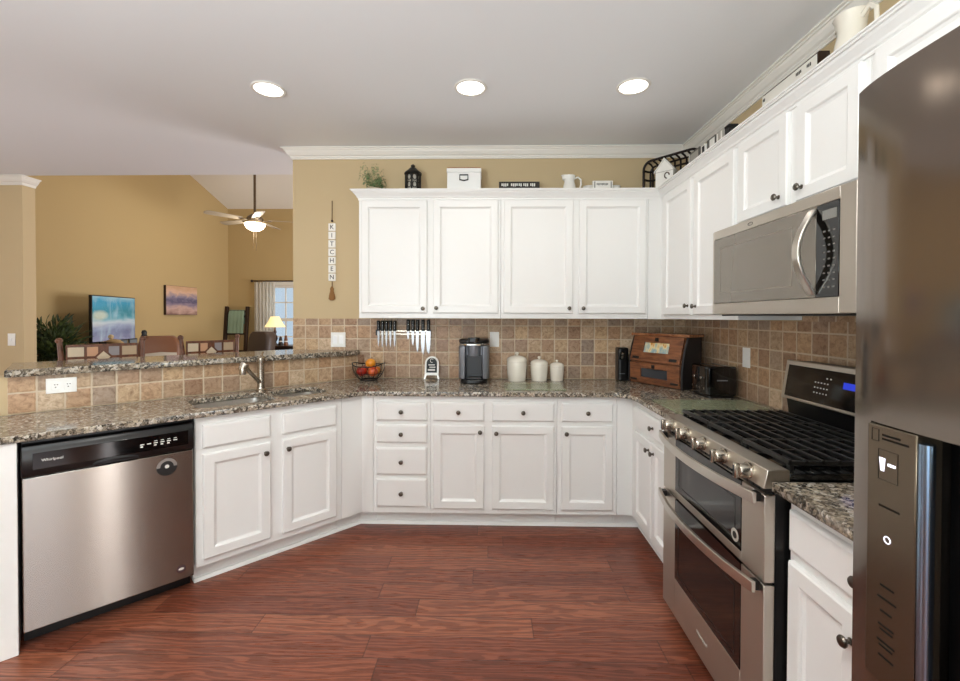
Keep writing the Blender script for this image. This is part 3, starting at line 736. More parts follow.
cv = MB(); cv.box(0.128, HX1 - 0.001, 0.030, 0.044, HZ0 + 0.002, HZ1 - 0.002)
cv.build('dispenser_back', m_black, fd)
MB().tube([(0.136, -0.012, HZ0 + 0.01), (0.136, -0.012, HZ1 - 0.012)], 0.009, 12).build('dispenser_trim', mat('blue_steel', '#8fa9c4', 0.25, 1.0), fd, smooth=True)
MB().box(0.150, HX1 - 0.01, -0.004, 0.028, HZ0 + 0.004, HZ0 + 0.018).build('drip_tray', m_black, fd, bevel=0.003)
MB().tube([(0.19, 0.018, HZ1 - 0.01), (0.19, 0.003, HZ1 - 0.05), (0.195, 0.010, HZ1 - 0.10)], [0.017, 0.014, 0.010], 12).build('spout', m_chrome, fd, smooth=True)
def fz(z): return 1.4065 + (z - 1.4065) * 0.838
m_print = mat('print_brown', '#1d1915', 0.85, spec=0.1)
for (z, a, b) in ((1.19, 0.085, 0.120), (1.183, 0.085, 0.135), (1.060, 0.08, 0.12), (0.915, 0.085, 0.112), (0.892, 0.08, 0.116), (0.868, 0.086, 0.108), (0.842, 0.082, 0.112), (0.834, 0.085, 0.110), (0.812, 0.080, 0.114), (0.804, 0.084, 0.110), (0.785, 0.083, 0.112)):
    MB().box(a * 0.85, b * 0.85, -0.0181, -0.0176, fz(z), fz(z) + 0.003).build('panel_marking', m_print, fd)
def outline(x0, x1, z0, z1, r):
    return MB().tube([(x0 * 0.85, -0.0178, fz(z0)), (x1 * 0.85, -0.0178, fz(z0)), (x1 * 0.85, -0.0178, fz(z1)), (x0 * 0.85, -0.0178, fz(z1))], r, 4, True)
outline(0.064, 0.078, 1.178, 1.2, 0.0005).build('filter_icon', m_print, fd)
outline(0.078, 0.116, 1.110, 1.165, 0.0004).build('touch_frame', m_print, fd)
m_lit = mat('icon_light', '#f0f0ff', 0.4, emit=0.7)
def ix(v): return v * 0.85
MB().prism_y([(ix(0.080), fz(1.150)), (ix(0.092), fz(1.150)), (ix(0.090), fz(1.126)), (ix(0.083), fz(1.126))], -0.0183, -0.0176).build('lit_icon', m_lit, fd)
MB().box(ix(0.097), ix(0.112), -0.0183, -0.0176, fz(1.138), fz(1.143)).build('lit_icon', m_lit, fd)
MB().tube([(ix(0.098 + 0.006 * cos(a)), -0.018, fz(1.004 + 0.006 * sin(a))) for a in [2 * pi * i / 16 for i in range(16)]], 0.0009, 6, True).build('lit_icon', m_lit, fd)
fdoor(0.377, 0.84).build('fridge_door', m_fridge, fg, smooth=True, angle=25)
for x in (0.345, 0.405):
    h = MB().tube([(x, -0.012, 0.7), (x, -0.055, 0.73), (x, -0.062, 1.1), (x, -0.055, 1.5), (x, -0.012, 1.53)], 0.012, 12).build('door_handle', m_nickel, fg, smooth=True)
MB().box(0.01, 0.83, 0.03, 0.075, 0.003, 0.066).build('grille', m_black, fg)

# ------------------------------------------------------------------ sockets and switches
def plate(label, w_, h_, loc, rz, kind, sideways=False):
    t = thing('wall_outlet' if kind == 'outlet' else 'light_switch', label, 'outlet' if kind == 'outlet' else 'switch', loc, rz)
    MB().box(-w_ / 2, w_ / 2, -0.006, 0, -h_ / 2, h_ / 2).build('cover_plate', m_plate, t, bevel=0.002)
    return t
ROCK = mat('rocker_white', '#ffffff', 0.3)
t = plate('white double outlet with two sockets on the tiled peninsula wall', 0.117, 0.078, (*UD(0.003, KNEE + 0.0005), 1.041), P45, 'outlet')
for x in (-0.022, 0.026):
    s_ = MB().box(x - 0.017, x + 0.017, -0.0085, -0.0055, -0.022, 0.022).build('socket', m_plate, t, bevel=0.0015)
    k = MB(); k.box(x - 0.006, x - 0.001, -0.0092, -0.0084, 0.004, 0.008); k.box(x + 0.004, x + 0.009, -0.0092, -0.0084, 0.004, 0.008); k.box(x - 0.003, x + 0.002, -0.0092, -0.0084, -0.010, -0.005); k.build('slot', m_slot, s_)
t = plate('white double rocker switch on tile above the bar end', 0.117, 0.117, (-1.212, W - 0.0092, 1.218), 0, 'switch')
for x in (-0.024, 0.024): MB().box(x - 0.016, x + 0.016, -0.0085, -0.0055, -0.032, 0.032).build('rocker', ROCK, t, bevel=0.001)
t = plate('white wall outlet partly hidden behind the coffee maker', 0.073, 0.118, (0.035, W - 0.0092, 1.225), 0, 'outlet')
for z in (-0.022, 0.022): MB().box(-0.016, 0.016, -0.008, -0.0055, z - 0.015, z + 0.015).build('socket', m_plate, t, bevel=0.001)
t = plate('white wall outlet on the right tile above the toaster', 0.073, 0.118, (RX - 0.0092, 2.65, 1.165), P90, 'outlet')
for z in (-0.022, 0.022): MB().box(-0.016, 0.016, -0.008, -0.0055, z - 0.015, z + 0.015).build('socket', m_plate, t, bevel=0.001)
t = plate('white light switch on the tan wall at far left', 0.073, 0.118, (-4.605, 4.1295, 1.172), 0, 'switch')
MB().box(-0.008, 0.008, -0.012, -0.0055, -0.012, 0.012).build('toggle', ROCK, t, bevel=0.001)

# ------------------------------------------------------------------ recessed ceiling lights
for x, lab in ((-1.30, 'left'), (-0.117, 'middle'), (0.82, 'right')):
    t = thing('recessed_light', f'glowing round recessed ceiling light, the {lab} one of the row of three', 'ceiling light', (x, 2.556, CEIL), 0, 'recessed ceiling lights')
    MB().lathe([(0.078, -0.001), (0.094, -0.001), (0.096, -0.004), (0.092, -0.009), (0.080, -0.008), (0.078, -0.004)], (0, 0, 0), 32).build('trim_ring', m_trim, t, smooth=True)
    MB().lathe([(0.0001, -0.0055), (0.079, -0.0055), (0.079, -0.002), (0.0001, -0.002)], (0, 0, 0), 32).build('lens', m_bulb, t)
for x, y in ((-1.30, 2.556), (-0.117, 2.556), (0.82, 2.556), (-1.3, 0.66)):  # glow of the three cans, then one added lamp without a fixture
    l = bpy.data.lights.new('overhead_glow', 'SPOT'); l.energy = 5 if y > 1 else (12 if x < -1 else 120); l.spot_size = R_(150); l.spot_blend = 0.8; l.shadow_soft_size = 0.08; l.color = (1.0, 0.96, 0.90)
    o = bpy.data.objects.new('overhead_glow', l); COL.objects.link(o); o.location = (x, y, CEIL - 0.03)

l = bpy.data.lights.new('overhead_glow', 'AREA'); l.shape = 'DISK'; l.size = 0.15; l.energy = 14; l.color = (1.0, 0.96, 0.90)  # another added overhead lamp, out of view and without a fixture
o = bpy.data.objects.new('overhead_glow', l); COL.objects.link(o); o.location = (-0.117, 0.66, CEIL - 0.012)

# ------------------------------------------------------------------ things on the worktop
def at(x, y, z=CT + 0.0006): return (x, y, z)
# wire fruit basket with fruit
fb = thing('fruit_basket', 'black wire fruit basket on the worktop at the end of the bar', 'basket', at(-0.925, 3.325))
def hoop(z, r, rad=0.0035): return [(r * cos(2 * pi * i / 28), r * sin(2 * pi * i / 28), z + 0.022 * abs(cos(2 * pi * i / 28)) ** 3 * (z > 0.1)) for i in range(28)]
b = MB(); b.tube(hoop(0.115, 0.122), 0.004, 8, True); rim = b.build('rim', m_iron, fb, smooth=True)
b = MB(); b.tube(hoop(0.008, 0.062), 0.005, 8, True)
for i in range(14):
    a = 2 * pi * i / 14
    b.tube([(r * cos(a), r * sin(a), z) for r, z in ((0.058, 0.010), (0.085, 0.028), (0.108, 0.062), (0.119, 0.095), (0.122, 0.117 + 0.022 * abs(cos(a)) ** 3))], 0.0022, 6)
b.tube(hoop(0.06, 0.107), 0.002, 6, True)
b.build('wires', m_iron, fb, smooth=True)
def fruit(name, label, dx, dy, z, r, m, sz=0.92):
    t = thing(name, label, 'fruit', (-0.925 + dx, 3.325 + dy, CT + z), 0, 'fruit in the wire basket')
    prof = []
    for i in range(13):
        a = pi * i / 12; rr = r * sin(a); zz = -r * cos(a) * sz
        if name == 'apple' : zz -= 0.22 * r * max(0, cos(a * 1.0 - pi)) ** 8 ; rr *= 1 + 0.06 * sin(a) * -cos(a)
        prof.append((max(rr, 1e-4), zz))
    MB().lathe(prof, (0, 0, 0), 20).build('skin', m, t, smooth=True, angle=80)
    MB().tube([(0, 0, r * 0.66), (0.002, 0.001, r * 0.95), (0.005, 0, r * 1.14)], 0.0016, 6).build('stem', m_walnut, t, smooth=True)
def fruitmat(n, a, b):
    m = mat(n, a, 0.28, coat=0.3); N = NT(m); no = N.noise(N.map(N.coord('Object'), (30, 30, 8)), 1.0, 3)
    N.l(N.ramp(no, [(0.4, a), (0.65, b)]), N.b.inputs['Base Color']); return m
m_red = fruitmat('apple_red', '#8e1710', '#b8301c'); m_org = fruitmat('orange_peel', '#e08818', '#f0a436'); m_pch = fruitmat('peach_skin', '#d8662c', '#c23a20'); m_yel = fruitmat('apple_gold', '#e8a83c', '#d86a28')
fruit('apple', 'deep red apple at the left front of the basket', -0.042, -0.041, 0.076, 0.040, m_red)
fruit('apple', 'red apple low at the back left of the basket', -0.042, 0.041, 0.076, 0.040, m_red)
fruit('peach', 'orange-red peach at the right front of the basket', 0.042, -0.041, 0.075, 0.040, m_pch)
fruit('orange', 'yellow-orange orange on top of the pile in the basket', 0.016, -0.005, 0.134, 0.039, m_org)
fruit('apple', 'golden red apple at the back right of the basket', 0.042, 0.041, 0.075, 0.039, m_yel)
# arched chalkboard sign
sg = thing('arched_sign', 'small white arched easel sign with chalkboard under the knives', 'sign', at(-0.455, 3.41))
def archpts(w_, z0, zs, n=16): return [(-w_, z0), (w_, z0)] + [(w_ * cos(pi * i / n), zs + w_ * sin(pi * i / n)) for i in range(n + 1)]
lean = Matrix.Rotation(-0.14, 4, 'X')
mb = MB(lean); mb.prism_y(archpts(0.055, 0.03, 0.125), -0.006, 0.006); mb.build('frame', m_whitecer, sg, bevel=0.002)
mb = MB(lean); mb.prism_y(archpts(0.041, 0.052, 0.125), -0.0075, -0.0062); cb = mb.build('chalkboard', mat('chalkboard', '#22292b', 0.6), sg)
mb = MB(lean)
for x in (-0.046, 0.046):
    mb.loft([[(x - 0.009, -0.006, 0.035), (x + 0.009, -0.006, 0.035), (x + 0.009, 0.006, 0.035), (x - 0.009, 0.006, 0.035)], [(x * 1.2 - 0.006, -0.005, 0.0), (x * 1.2 + 0.006, -0.005, 0.0), (x * 1.2 + 0.006, 0.005, 0.0), (x * 1.2 - 0.006, 0.005, 0.0)]])
    mb.build('foot', m_whitecer, sg, bevel=0.001); mb = MB(lean)
mb.bm.free()
mb = MB(lean)
mb.tube([(0.012 * cos(a), -0.0082, 0.145 + 0.014 * sin(a)) for a in [0.6 + 4.6 * i / 14 for i in range(15)]], 0.0024, 6)
mb.build('chalk_initial', m_inkw, cb)
for k, (x0, x1, z0, z1) in enumerate(((-0.026, 0.024, 0.108, 0.116), (-0.018, 0.028, 0.090, 0.098), (-0.030, 0.026, 0.066, 0.080))):
    MB(lean).box(x0, x1, -0.0084, -0.0078, z0, z1).build('chalk_line', m_inkw, cb)
# coffee maker
cm = thing('coffee_maker', 'silver and black single-cup coffee maker on the worktop', 'coffee maker', at(-0.118, 3.315))
m_silver = mat('silver_plastic', '#8d9199', 0.32, 0.6); m_dark = mat('graphite_plastic', '#26272b', 0.35)
def rr2(w_, d0, d1, r, n=5):
    pts = []
    for (cx, cy, a0) in ((w_ - r, d1 - r, 0), (-w_ + r, d1 - r, 90), (-w_ + r, d0 + r, 180), (w_ - r, d0 + r, 270)):
        for k in range(n + 1): a = R_(a0 + 90 * k / n); pts.append((cx + r * cos(a), cy + r * sin(a)))
    return pts
MB().prism(rr2(0.100, -0.13, 0.13, 0.06), 0, 0.03).build('base', m_black, cm, bevel=0.006)
MB().prism(rr2(0.112, -0.02, 0.135, 0.05), 0.03, 0.275).build('housing', m_silver, cm, bevel=0.006)
for s_ in (-1, 1):
    mb = MB(); p = [(s_ * 0.060, -0.022), (s_ * 0.112, -0.0225), (s_ * 0.113, -0.075), (s_ * 0.098, -0.112), (s_ * 0.066, -0.118)]
    mb.prism(p, 0.034, 0.275).build('side_column', m_silver, cm, bevel=0.006)
MB().box(-0.058, 0.058, -0.040, -0.021, 0.032, 0.20).build('cup_recess', m_dark, cm, bevel=0.003)
MB().box(-0.056, 0.056, -0.115, -0.04, 0.031, 0.046).build('drip_tray', m_black, cm, bevel=0.003)
MB().lathe([(0.0001, 0.2), (0.042, 0.2), (0.047, 0.215), (0.050, 0.28), (0.0001, 0.281)], (0, -0.07, 0), 28).build('brew_head', m_silver, cm, smooth=True)
MB().prism(rr2(0.113, -0.118, 0.135, 0.07), 0.278, 0.292).build('light_band', m_chrome, cm, bevel=0.003)
MB().prism(rr2(0.113, -0.118, 0.135, 0.07), 0.293, 0.325).build('lid', m_black, cm, bevel=0.010)
MB().prism(rr2(0.045, -0.128, -0.06, 0.02), 0.300, 0.338).build('lid_handle', m_gloss, cm, bevel=0.006)
# canisters
def canister(label, x, y, r, h):
    t = thing('canister', label, 'canister', at(x, y), 0, 'cream ceramic canisters')
    k = r / 0.077; hb = h * 0.66
    MB().lathe([(0.0001, 0), (r * 0.86, 0), (r * 0.90, 0.006), (r * 0.95, hb * 0.4), (r, hb * 0.86), (r * 1.0, hb * 0.95), (r * 0.97, hb), (0.0001, hb)], (0, 0, 0), 36).build('jar', m_ceramic, t, smooth=True)
    hl = hb + 0.001
    l = MB().lathe([(0.0001, hl), (r * 1.01, hl), (r * 1.02, hl + h * 0.05), (r * 0.93, hl + h * 0.12), (r * 0.6, hl + h * 0.185), (r * 0.16, hl + h * 0.21), (0.0001, hl + h * 0.212)], (0, 0, 0), 36).build('lid', m_ceramic, t, smooth=True)
    z = hl + h * 0.205
    MB().lathe([(0.0001, z), (r * 0.13, z), (r * 0.12, z + h * 0.03), (r * 0.2, z + h * 0.06), (r * 0.19, z + h * 0.10), (r * 0.1, z + h * 0.125), (0.0001, z + h * 0.128)], (0, 0, 0), 24).build('lid_knob', m_ceramic, l, smooth=True)
canister('largest cream ceramic canister, left of the three', 0.207, 3.372, 0.077, 0.222)
canister('middle-sized cream ceramic canister between two others', 0.379, 3.384, 0.066, 0.188)
canister('smallest cream ceramic canister, right of the three', 0.517, 3.395, 0.054, 0.160)
# glass boards
def board(label, x0, x1, y0, y1):
    m = mat('frosted_glass', '#aeb596', 0.16, spec=0.6); m.node_tree.nodes['Principled BSDF'].inputs['Alpha'].default_value = 0.55
    o = MB().box(-(x1 - x0) / 2, (x1 - x0) / 2, -(y1 - y0) / 2, (y1 - y0) / 2, 0, 0.006).build('cutting_board', m, None, at((x0 + x1) / 2, (y0 + y1) / 2), bevel=0.002)
    return tag(o, label, 'cutting board')
board('pale green frosted glass board in front of the canisters', 0.10, 0.51, 2.93, 3.225)
board('pale green frosted glass board on the worktop before the toaster', 0.955, 1.49, 2.24, 2.60)
# bread box (front faces left and towards the viewer)
A = Vector((1.052, 3.360)); Bp = Vector((1.286, 2.952)); dB = (Bp - A).normalized(); LB = (Bp - A).length
bb = thing('bread_box', 'rustic brown wooden bread box with black side and small window', 'bread box', at(A.x, A.y), math.atan2(dB.y, dB.x))
m_bside = mat('bread_box_side', '#1d1a1b', 0.45)
prof = [(0.0, 0.0), (0.0, 0.13), (0.012, 0.20), (0.035, 0.29), (0.062, 0.352), (0.20, 0.352), (0.20, 0.0)]
for x0, nme in ((0.0, m_bside), (LB - 0.016, m_bside)):
    MB().prism_x(prof, x0, x0 + 0.016).build('side_panel', nme, bb, bevel=0.002)
ib = MB().prism_x([(0.012, 0.004), (0.012, 0.13), (0.024, 0.20), (0.047, 0.29), (0.070, 0.346), (0.195, 0.346), (0.195, 0.004)], 0.0165, LB - 0.0165).build('carcase', m_rustic, bb)
tp = MB().box(-0.012, LB + 0.012, 0.045, 0.212, 0.353, 0.372).build('top_board', wood('bread_box_top', '#6d3c22', '#b9825a', 16, (2, 10, 10), 0.25), bb, bevel=0.004)
# upper sloping door and lower drawer
def slope(mb, x0, x1, s0, s1, o0, o1, base=(0.006, 0.165), tip=(0.058, 0.348)):
    Bv = Vector(base); Tv = Vector(tip); d = Tv - Bv; n_ = Vector((-d.y, d.x)).normalized()
    def p(x, s, o): q = Bv + d * s + n_ * o; return (x, q.x, q.y)
    return mb.loft([[p(x0, s0, o), p(x1, s0, o), p(x1, s1, o), p(x0, s1, o)] for o in (o0, o1)])
dr = MB(); wx0_, wx1_ = 0.125, 0.345
for a in ((0.022, wx0_, 0, 1), (wx1_, LB - 0.022, 0, 1), (wx0_, wx1_, 0, 0.36), (wx0_, wx1_, 0.76, 1)): slope(dr, a[0], a[1], a[2], a[3], 0.0, 0.014)
dro = dr.build('upper_door', m_rustic, bb, bevel=0.002)
m_loaf = mat('bread_through_window', '#d9b47a', 0.4); N = NT(m_loaf); no = N.noise(N.map(N.coord('Object'), (30, 30, 12)), 1.0, 3)
N.l(N.ramp(no, [(0.3, '#c98a34'), (0.45, '#e9d7a6'), (0.6, '#8fb0b8'), (0.75, '#e8e4d2')]), N.b.inputs['Base Color'])
slope(MB(), wx0_ + 0.001, wx1_ - 0.001, 0.365, 0.755, 0.001, 0.004).build('window', m_loaf, dro)
slope(MB(), LB / 2 - 0.014, LB / 2 + 0.014, 0.80, 0.93, 0.0145, 0.022).build('latch', m_iron, dro)
for a in (0.045, LB - 0.105): slope(MB(), a, a + 0.06, 0.08, 0.18, 0.0145, 0.018).build('hinge', m_iron, dro, bevel=0.001)
lo = MB()
for a in ((0.022, 0.12, 0.022, 0.155), (LB - 0.12, LB - 0.022, 0.022, 0.155), (0.12, LB - 0.12, 0.022, 0.052), (0.12, LB - 0.12, 0.118, 0.155)): lo.box(a[0], a[1], -0.004, 0.0115, a[2], a[3])
loo = lo.build('lower_door', m_rustic, bb, bevel=0.002)
MB().box(0.121, LB - 0.121, 0.004, 0.011, 0.053, 0.117).build('window', mat('dusky_pane', '#3b3d42', 0.12), loo)
MB().box(LB / 2 - 0.012, LB / 2 + 0.012, -0.012, -0.0045, 0.122, 0.148).build('latch', m_iron, loo, bevel=0.002)
for a in (0.03, LB - 0.09): MB().box(a, a + 0.06, -0.008, -0.0045, 0.026, 0.040).build('hinge', m_iron, loo, bevel=0.001)
# small black appliance behind the bread box
co = thing('can_opener', 'tall narrow black appliance half hidden left of the bread box', 'appliance', at(1.022, 3.422))
MB().prism(rr2(0.040, -0.05, 0.05, 0.02), 0, 0.255).build('housing', m_black, co, bevel=0.008)
MB().box(-0.036, 0.006, -0.056, -0.0505, 0.165, 0.225).build('head', m_gloss, co, bevel=0.003)
for z in (0.182, 0.208): MB().lathe([(0.0001, 0), (0.010, 0), (0.010, 0.006), (0.0001, 0.007)], (-0.014, -0.0565, z), 16, '-y').build('cutter_wheel', m_chrome, co, smooth=True)
MB().box(-0.030, 0.010, -0.0515, -0.0505, 0.055, 0.060).build('trim_line', m_silver, co)
# toaster
to = thing('toaster', 'glossy black four-slot toaster beside the bread box', 'toaster', at(1.405, 2.785))
MB().prism(rr2(0.095, -0.112, 0.112, 0.03), 0.012, 0.192).build('shell', m_gloss, to, bevel=0.012)
MB().prism(rr2(0.088, -0.105, 0.105, 0.03), 0.0, 0.0118).build('base', m_black, to)
MB().box(-0.034, 0.030, -0.1132, -0.112, 0.105, 0.112).build('brand_lettering', m_silver, to)
for y in (-0.045, 0.045): MB().box(-0.104, -0.0955, y - 0.012, y + 0.012, 0.11, 0.124).build('lever', m_chrome, to, bevel=0.002)
for y in (-0.075, -0.02, 0.02, 0.075): MB().lathe([(0.0001, 0), (0.008, 0), (0.007, 0.006), (0.0001, 0.007)], (-0.0955, y, 0.055), 14, 'x').build('button', m_chrome, to, smooth=True)
for x in (-0.045, 0.025): MB().box(x, x + 0.02, -0.085, 0.085, 0.1925, 0.1932).build('slot', m_iron, to)

# ------------------------------------------------------------------ knife rack
m_blade = mat('knife_blade', '#a4a4a6', 0.32, 0.9)
YW = W - 0.0092
kr = thing('knife_rack', 'double steel rail knife rack on the tile behind the knives', 'knife rack', (-0.69, YW, 1.277))
for z in (-0.012, 0.012): MB().box(-0.21, 0.21, -0.008, -0.001, z - 0.005, z + 0.005).build('rail', m_nickel, kr, bevel=0.001)
for x in (-0.216, 0.216): MB().box(x - 0.0055, x + 0.006, -0.007, -0.0002, -0.022, 0.022).build('end_bracket', m_black, kr, bevel=0.001)
def knife(label, x, L_, bw, hl, group):
    t = thing('knife', label, 'knife', (x, YW - 0.014, 1.288), 0, group)
    MB().prism_y([(-bw, 0), (bw, 0), (bw * 0.9, -L_ * 0.6), (bw * 0.3, -L_), (-bw * 0.55, -L_ * 0.86), (-bw, -L_ * 0.45)] if bw > 0 else [], -0.0012, 0.0012).build('blade', m_blade, t)
    mb = MB(); mb.loft([[(a * cos(q_), b_ * sin(q_), z) for q_ in [2 * pi * i / 12 for i in range(12)]] for a, b_, z in ((0.012, 0.008, 0.0005), (0.0140, 0.009, 0.012), (0.0125, 0.008, hl * 0.5), (0.0145, 0.009, hl * 0.92), (0.010, 0.006, hl))])
    hd = mb.build('handle', m_black, t, smooth=True)
    for z in (hl * 0.25, hl * 0.55, hl * 0.8): MB().lathe([(0.0001, 0), (0.0024, 0), (0.002, 0.001), (0.0001, 0.0012)], (0, -0.0085, z), 10, '-y').build('rivet', m_chrome, hd)
gs = 'steak knives on the left of the rack'; gc = 'larger knives on the right of the rack'
names = ['leftmost', 'second from left', 'middle', 'second from right', 'rightmost']
for i, x in enumerate((-0.886, -0.855, -0.823, -0.791, -0.757)):
    knife(f'black-handled steak knife, {names[i]} of the five short ones', x, 0.125 + 0.004 * (i % 2), 0.0075, 0.084, gs)
for lab, x, L_, bw in (('smallest black-handled paring knife, first of the right-hand knives', -0.650, 0.065, 0.009), ('short narrow black-handled knife beside the paring knife', -0.612, 0.115, 0.010), ('slim pointed black-handled carving knife, middle of the right-hand knives', -0.576, 0.172, 0.012), ('wide black-handled slicing knife, second from the right end', -0.532, 0.188, 0.016), ('broad black-handled chef knife at the right end of the rack', -0.489, 0.182, 0.018)):
    knife(lab, x, L_, bw, 0.092, gc)

# ------------------------------------------------------------------ hanging word sign
ks = thing('hanging_sign', 'hanging strip of white letter tiles spelling KITCHEN on tan wall', 'wall sign', (-1.262, W - 0.0005, 0))
m_rope = mat('jute_rope', '#6e5638', 0.9)
MB().tube([(0, -0.006, 2.325), (0.0005, -0.008, 2.24), (0, -0.007, 2.155)], 0.0032, 6).build('cord', m_rope, ks)
MB().ball((0, -0.008, 2.165), 0.009, 10).build('bead', m_walnut, ks, smooth=True)
for i, ch in enumerate('KITCHEN'):
    z = 2.115 - i * 0.0665
    tl = MB().box(-0.029, 0.029, -0.013, -0.0005, z - 0.030, z + 0.030).build('letter_tile', m_whitecer, ks, bevel=0.003)
    text('letter', ch, 0.050, m_ink, tl, (0, -0.0134, z - 0.001))
tz = 2.115 - 6 * 0.0665 - 0.033
MB().tube([(0, -0.007, tz), (0, -0.008, tz - 0.05)], 0.004, 6).build('cord', m_rope, ks)
mb = MB(); mb.loft([[(a * cos(q_), -0.012 + min(a, 0.011) * sin(q_), z) for q_ in [2 * pi * i / 12 for i in range(12)]] for a, z in ((0.006, tz - 0.04), (0.016, tz - 0.06), (0.014, tz - 0.075), (0.024, tz - 0.11), (0.028, tz - 0.14), (0.012, tz - 0.152))])
mb.build('tassel', mat('tassel', '#8a6238', 0.9), ks, smooth=True)

# ------------------------------------------------------------------ things on top of the wall cabinets
ZC = UT + 0.0008
def leaves(mb, n, c, rmin, rmax, zlo, zhi, lw, ll, droop=0.3):
    for i in range(n):
        a = random.uniform(0, 2 * pi); el = random.uniform(0.1, 1.35)
        d = Vector((cos(a) * cos(el), sin(a) * cos(el), sin(el))); k = random.uniform(rmin, rmax)
        p = Vector(c) + Vector((d.x * k, d.y * k, zlo + (zhi - zlo) * (d.z * k / rmax)))
        dd = (d + Vector((random.uniform(-.5, .5), random.uniform(-.5, .5), random.uniform(-droop, 0.4)))).normalized()
        s = dd.cross(Vector((random.uniform(-1, 1), random.uniform(-1, 1), 1))).normalized(); nn = s.cross(dd)
        l_ = ll * random.uniform(0.7, 1.2); w_ = lw * random.uniform(0.7, 1.2)
        mb.mi = random.randint(0, 1)
        pts = [p, p + dd * l_ * 0.4 + s * w_ + nn * l_ * 0.04, p + dd * l_ * 0.8 + s * w_ * 0.6, p + dd * l_ - nn * l_ * 0.1, p + dd * l_ * 0.8 - s * w_ * 0.6, p + dd * l_ * 0.4 - s * w_ + nn * l_ * 0.04]
        mb.f([mb.v(q_) for q_ in pts])
    mb.mi = 0
    return mb
pl = thing('potted_fern', 'small green potted fern on the left end of the wall cabinets', 'plant', (-0.893, 3.355, ZC))
MB().lathe([(0.0001, 0), (0.040, 0), (0.055, 0.11), (0.058, 0.118), (0.050, 0.119), (0.046, 0.105), (0.0001, 0.10)], (0, 0, 0), 24).build('pot', mat('stone_pot', '#b7a78e', 0.7), pl, smooth=True)
mb = MB()
for i in range(46):
    a = random.uniform(0, 2 * pi); h = random.uniform(0.03, 0.17); r = random.uniform(0.05, 0.10)
    p = [Vector((0.02 * cos(a), 0.02 * sin(a), 0.105)), Vector((r * 0.5 * cos(a), r * 0.5 * sin(a), 0.12 + h * 0.7)), Vector((r * cos(a), r * sin(a), 0.115 + h)), Vector((r * 1.15 * cos(a), r * 1.15 * sin(a), 0.10 + h * 0.85))]
    for j in range(10):
        t = j / 9 * 2.999; k = int(t); q_ = p[k].lerp(p[k + 1], t - k); dr_ = (p[k + 1] - p[k]).normalized(); s = dr_.cross(Vector((0, 0, 1)))
        s = s.normalized() if s.length > 1e-3 else Vector((1, 0, 0))
        mb.mi = (i + j) % 2
        for sg_ in (-1, 1):
            l_ = 0.026 * (1.15 - j / 11)
            mb.f([mb.v(v_) for v_ in (q_, q_ + dr_ * 0.006 + s * sg_ * l_ * 0.5 + Vector((0, 0, 0.004)), q_ + dr_ * 0.010 + s * sg_ * l_, q_ + dr_ * 0.012 + s * sg_ * l_ * 0.4)])
mb.build('foliage', [m_green, m_green2], pl)
ln = thing('lantern', 'dark ornate metal lantern on top of the wall cabinets', 'lantern', (-0.588, 3.33, ZC)); ln.scale = (1.28, 1.28, 1.02)
m_dmetal = mat('aged_iron', '#25231f', 0.5, 0.4)
MB().lathe([(0.0001, 0), (0.050, 0), (0.050, 0.012), (0.044, 0.018), (0.0001, 0.019)], (0, 0, 0), 8).build('base', m_dmetal, ln)
MB().lathe([(0.036, 0.0195), (0.036, 0.205), (0.034, 0.205), (0.034, 0.0195)], (0, 0, 0), 8).build('glass', mat('lantern_glass', '#d9d2c4', 0.15, alpha=0.6), ln)
for i in range(8):
    a = 2 * pi * i / 8; MB().box(-0.004, 0.004, 0.041, 0.048, 0.0195, 0.214).build('post', m_dmetal, ln, rot=(0, 0, a))
mb = MB()
for i in range(8):
    a = 2 * pi * i / 8 + pi / 8
    for z in (0.07, 0.13, 0.185): mb.tube([(0.042 * cos(a) + 0.013 * cos(q_) * -sin(a), 0.042 * sin(a) + 0.013 * cos(q_) * cos(a), z + 0.022 * sin(q_)) for q_ in [2 * pi * k / 10 for k in range(10)]], 0.003, 5, True)
mb.build('lattice', m_dmetal, ln)['kind'] = 'stuff'
MB().lathe([(0.0001, 0.2145), (0.052, 0.2145), (0.050, 0.226), (0.030, 0.245), (0.018, 0.262), (0.010, 0.268), (0.014, 0.278), (0.006, 0.288), (0.0001, 0.289)], (0, 0, 0), 16).build('roof', m_dmetal, ln, smooth=True)
bx_ = thing('storage_box', 'white lidded storage box with label holder on the wall cabinets', 'box', (-0.196, 3.33, ZC))
MB().box(-0.124, 0.124, -0.09, 0.09, 0, 0.205).build('box_body', m_white, bx_, bevel=0.003)
MB().box(-0.127, 0.127, -0.093, 0.093, 0.2055, 0.236).build('lid', m_white, bx_, bevel=0.003)
MB().box(-0.122, 0.122, -0.088, 0.088, 0.2365, 0.244).build('lid_top', m_lidw, bx_, bevel=0.002)
lh = MB(); lh.tube([(x, -0.0935, z) for x, z in ((-0.03, 0.150), (-0.03, 0.185), (0.03, 0.185), (0.03, 0.150), (0.0, 0.144))], 0.005, 6, True); lh.build('label_holder', m_dmetal, bx_, smooth=True)
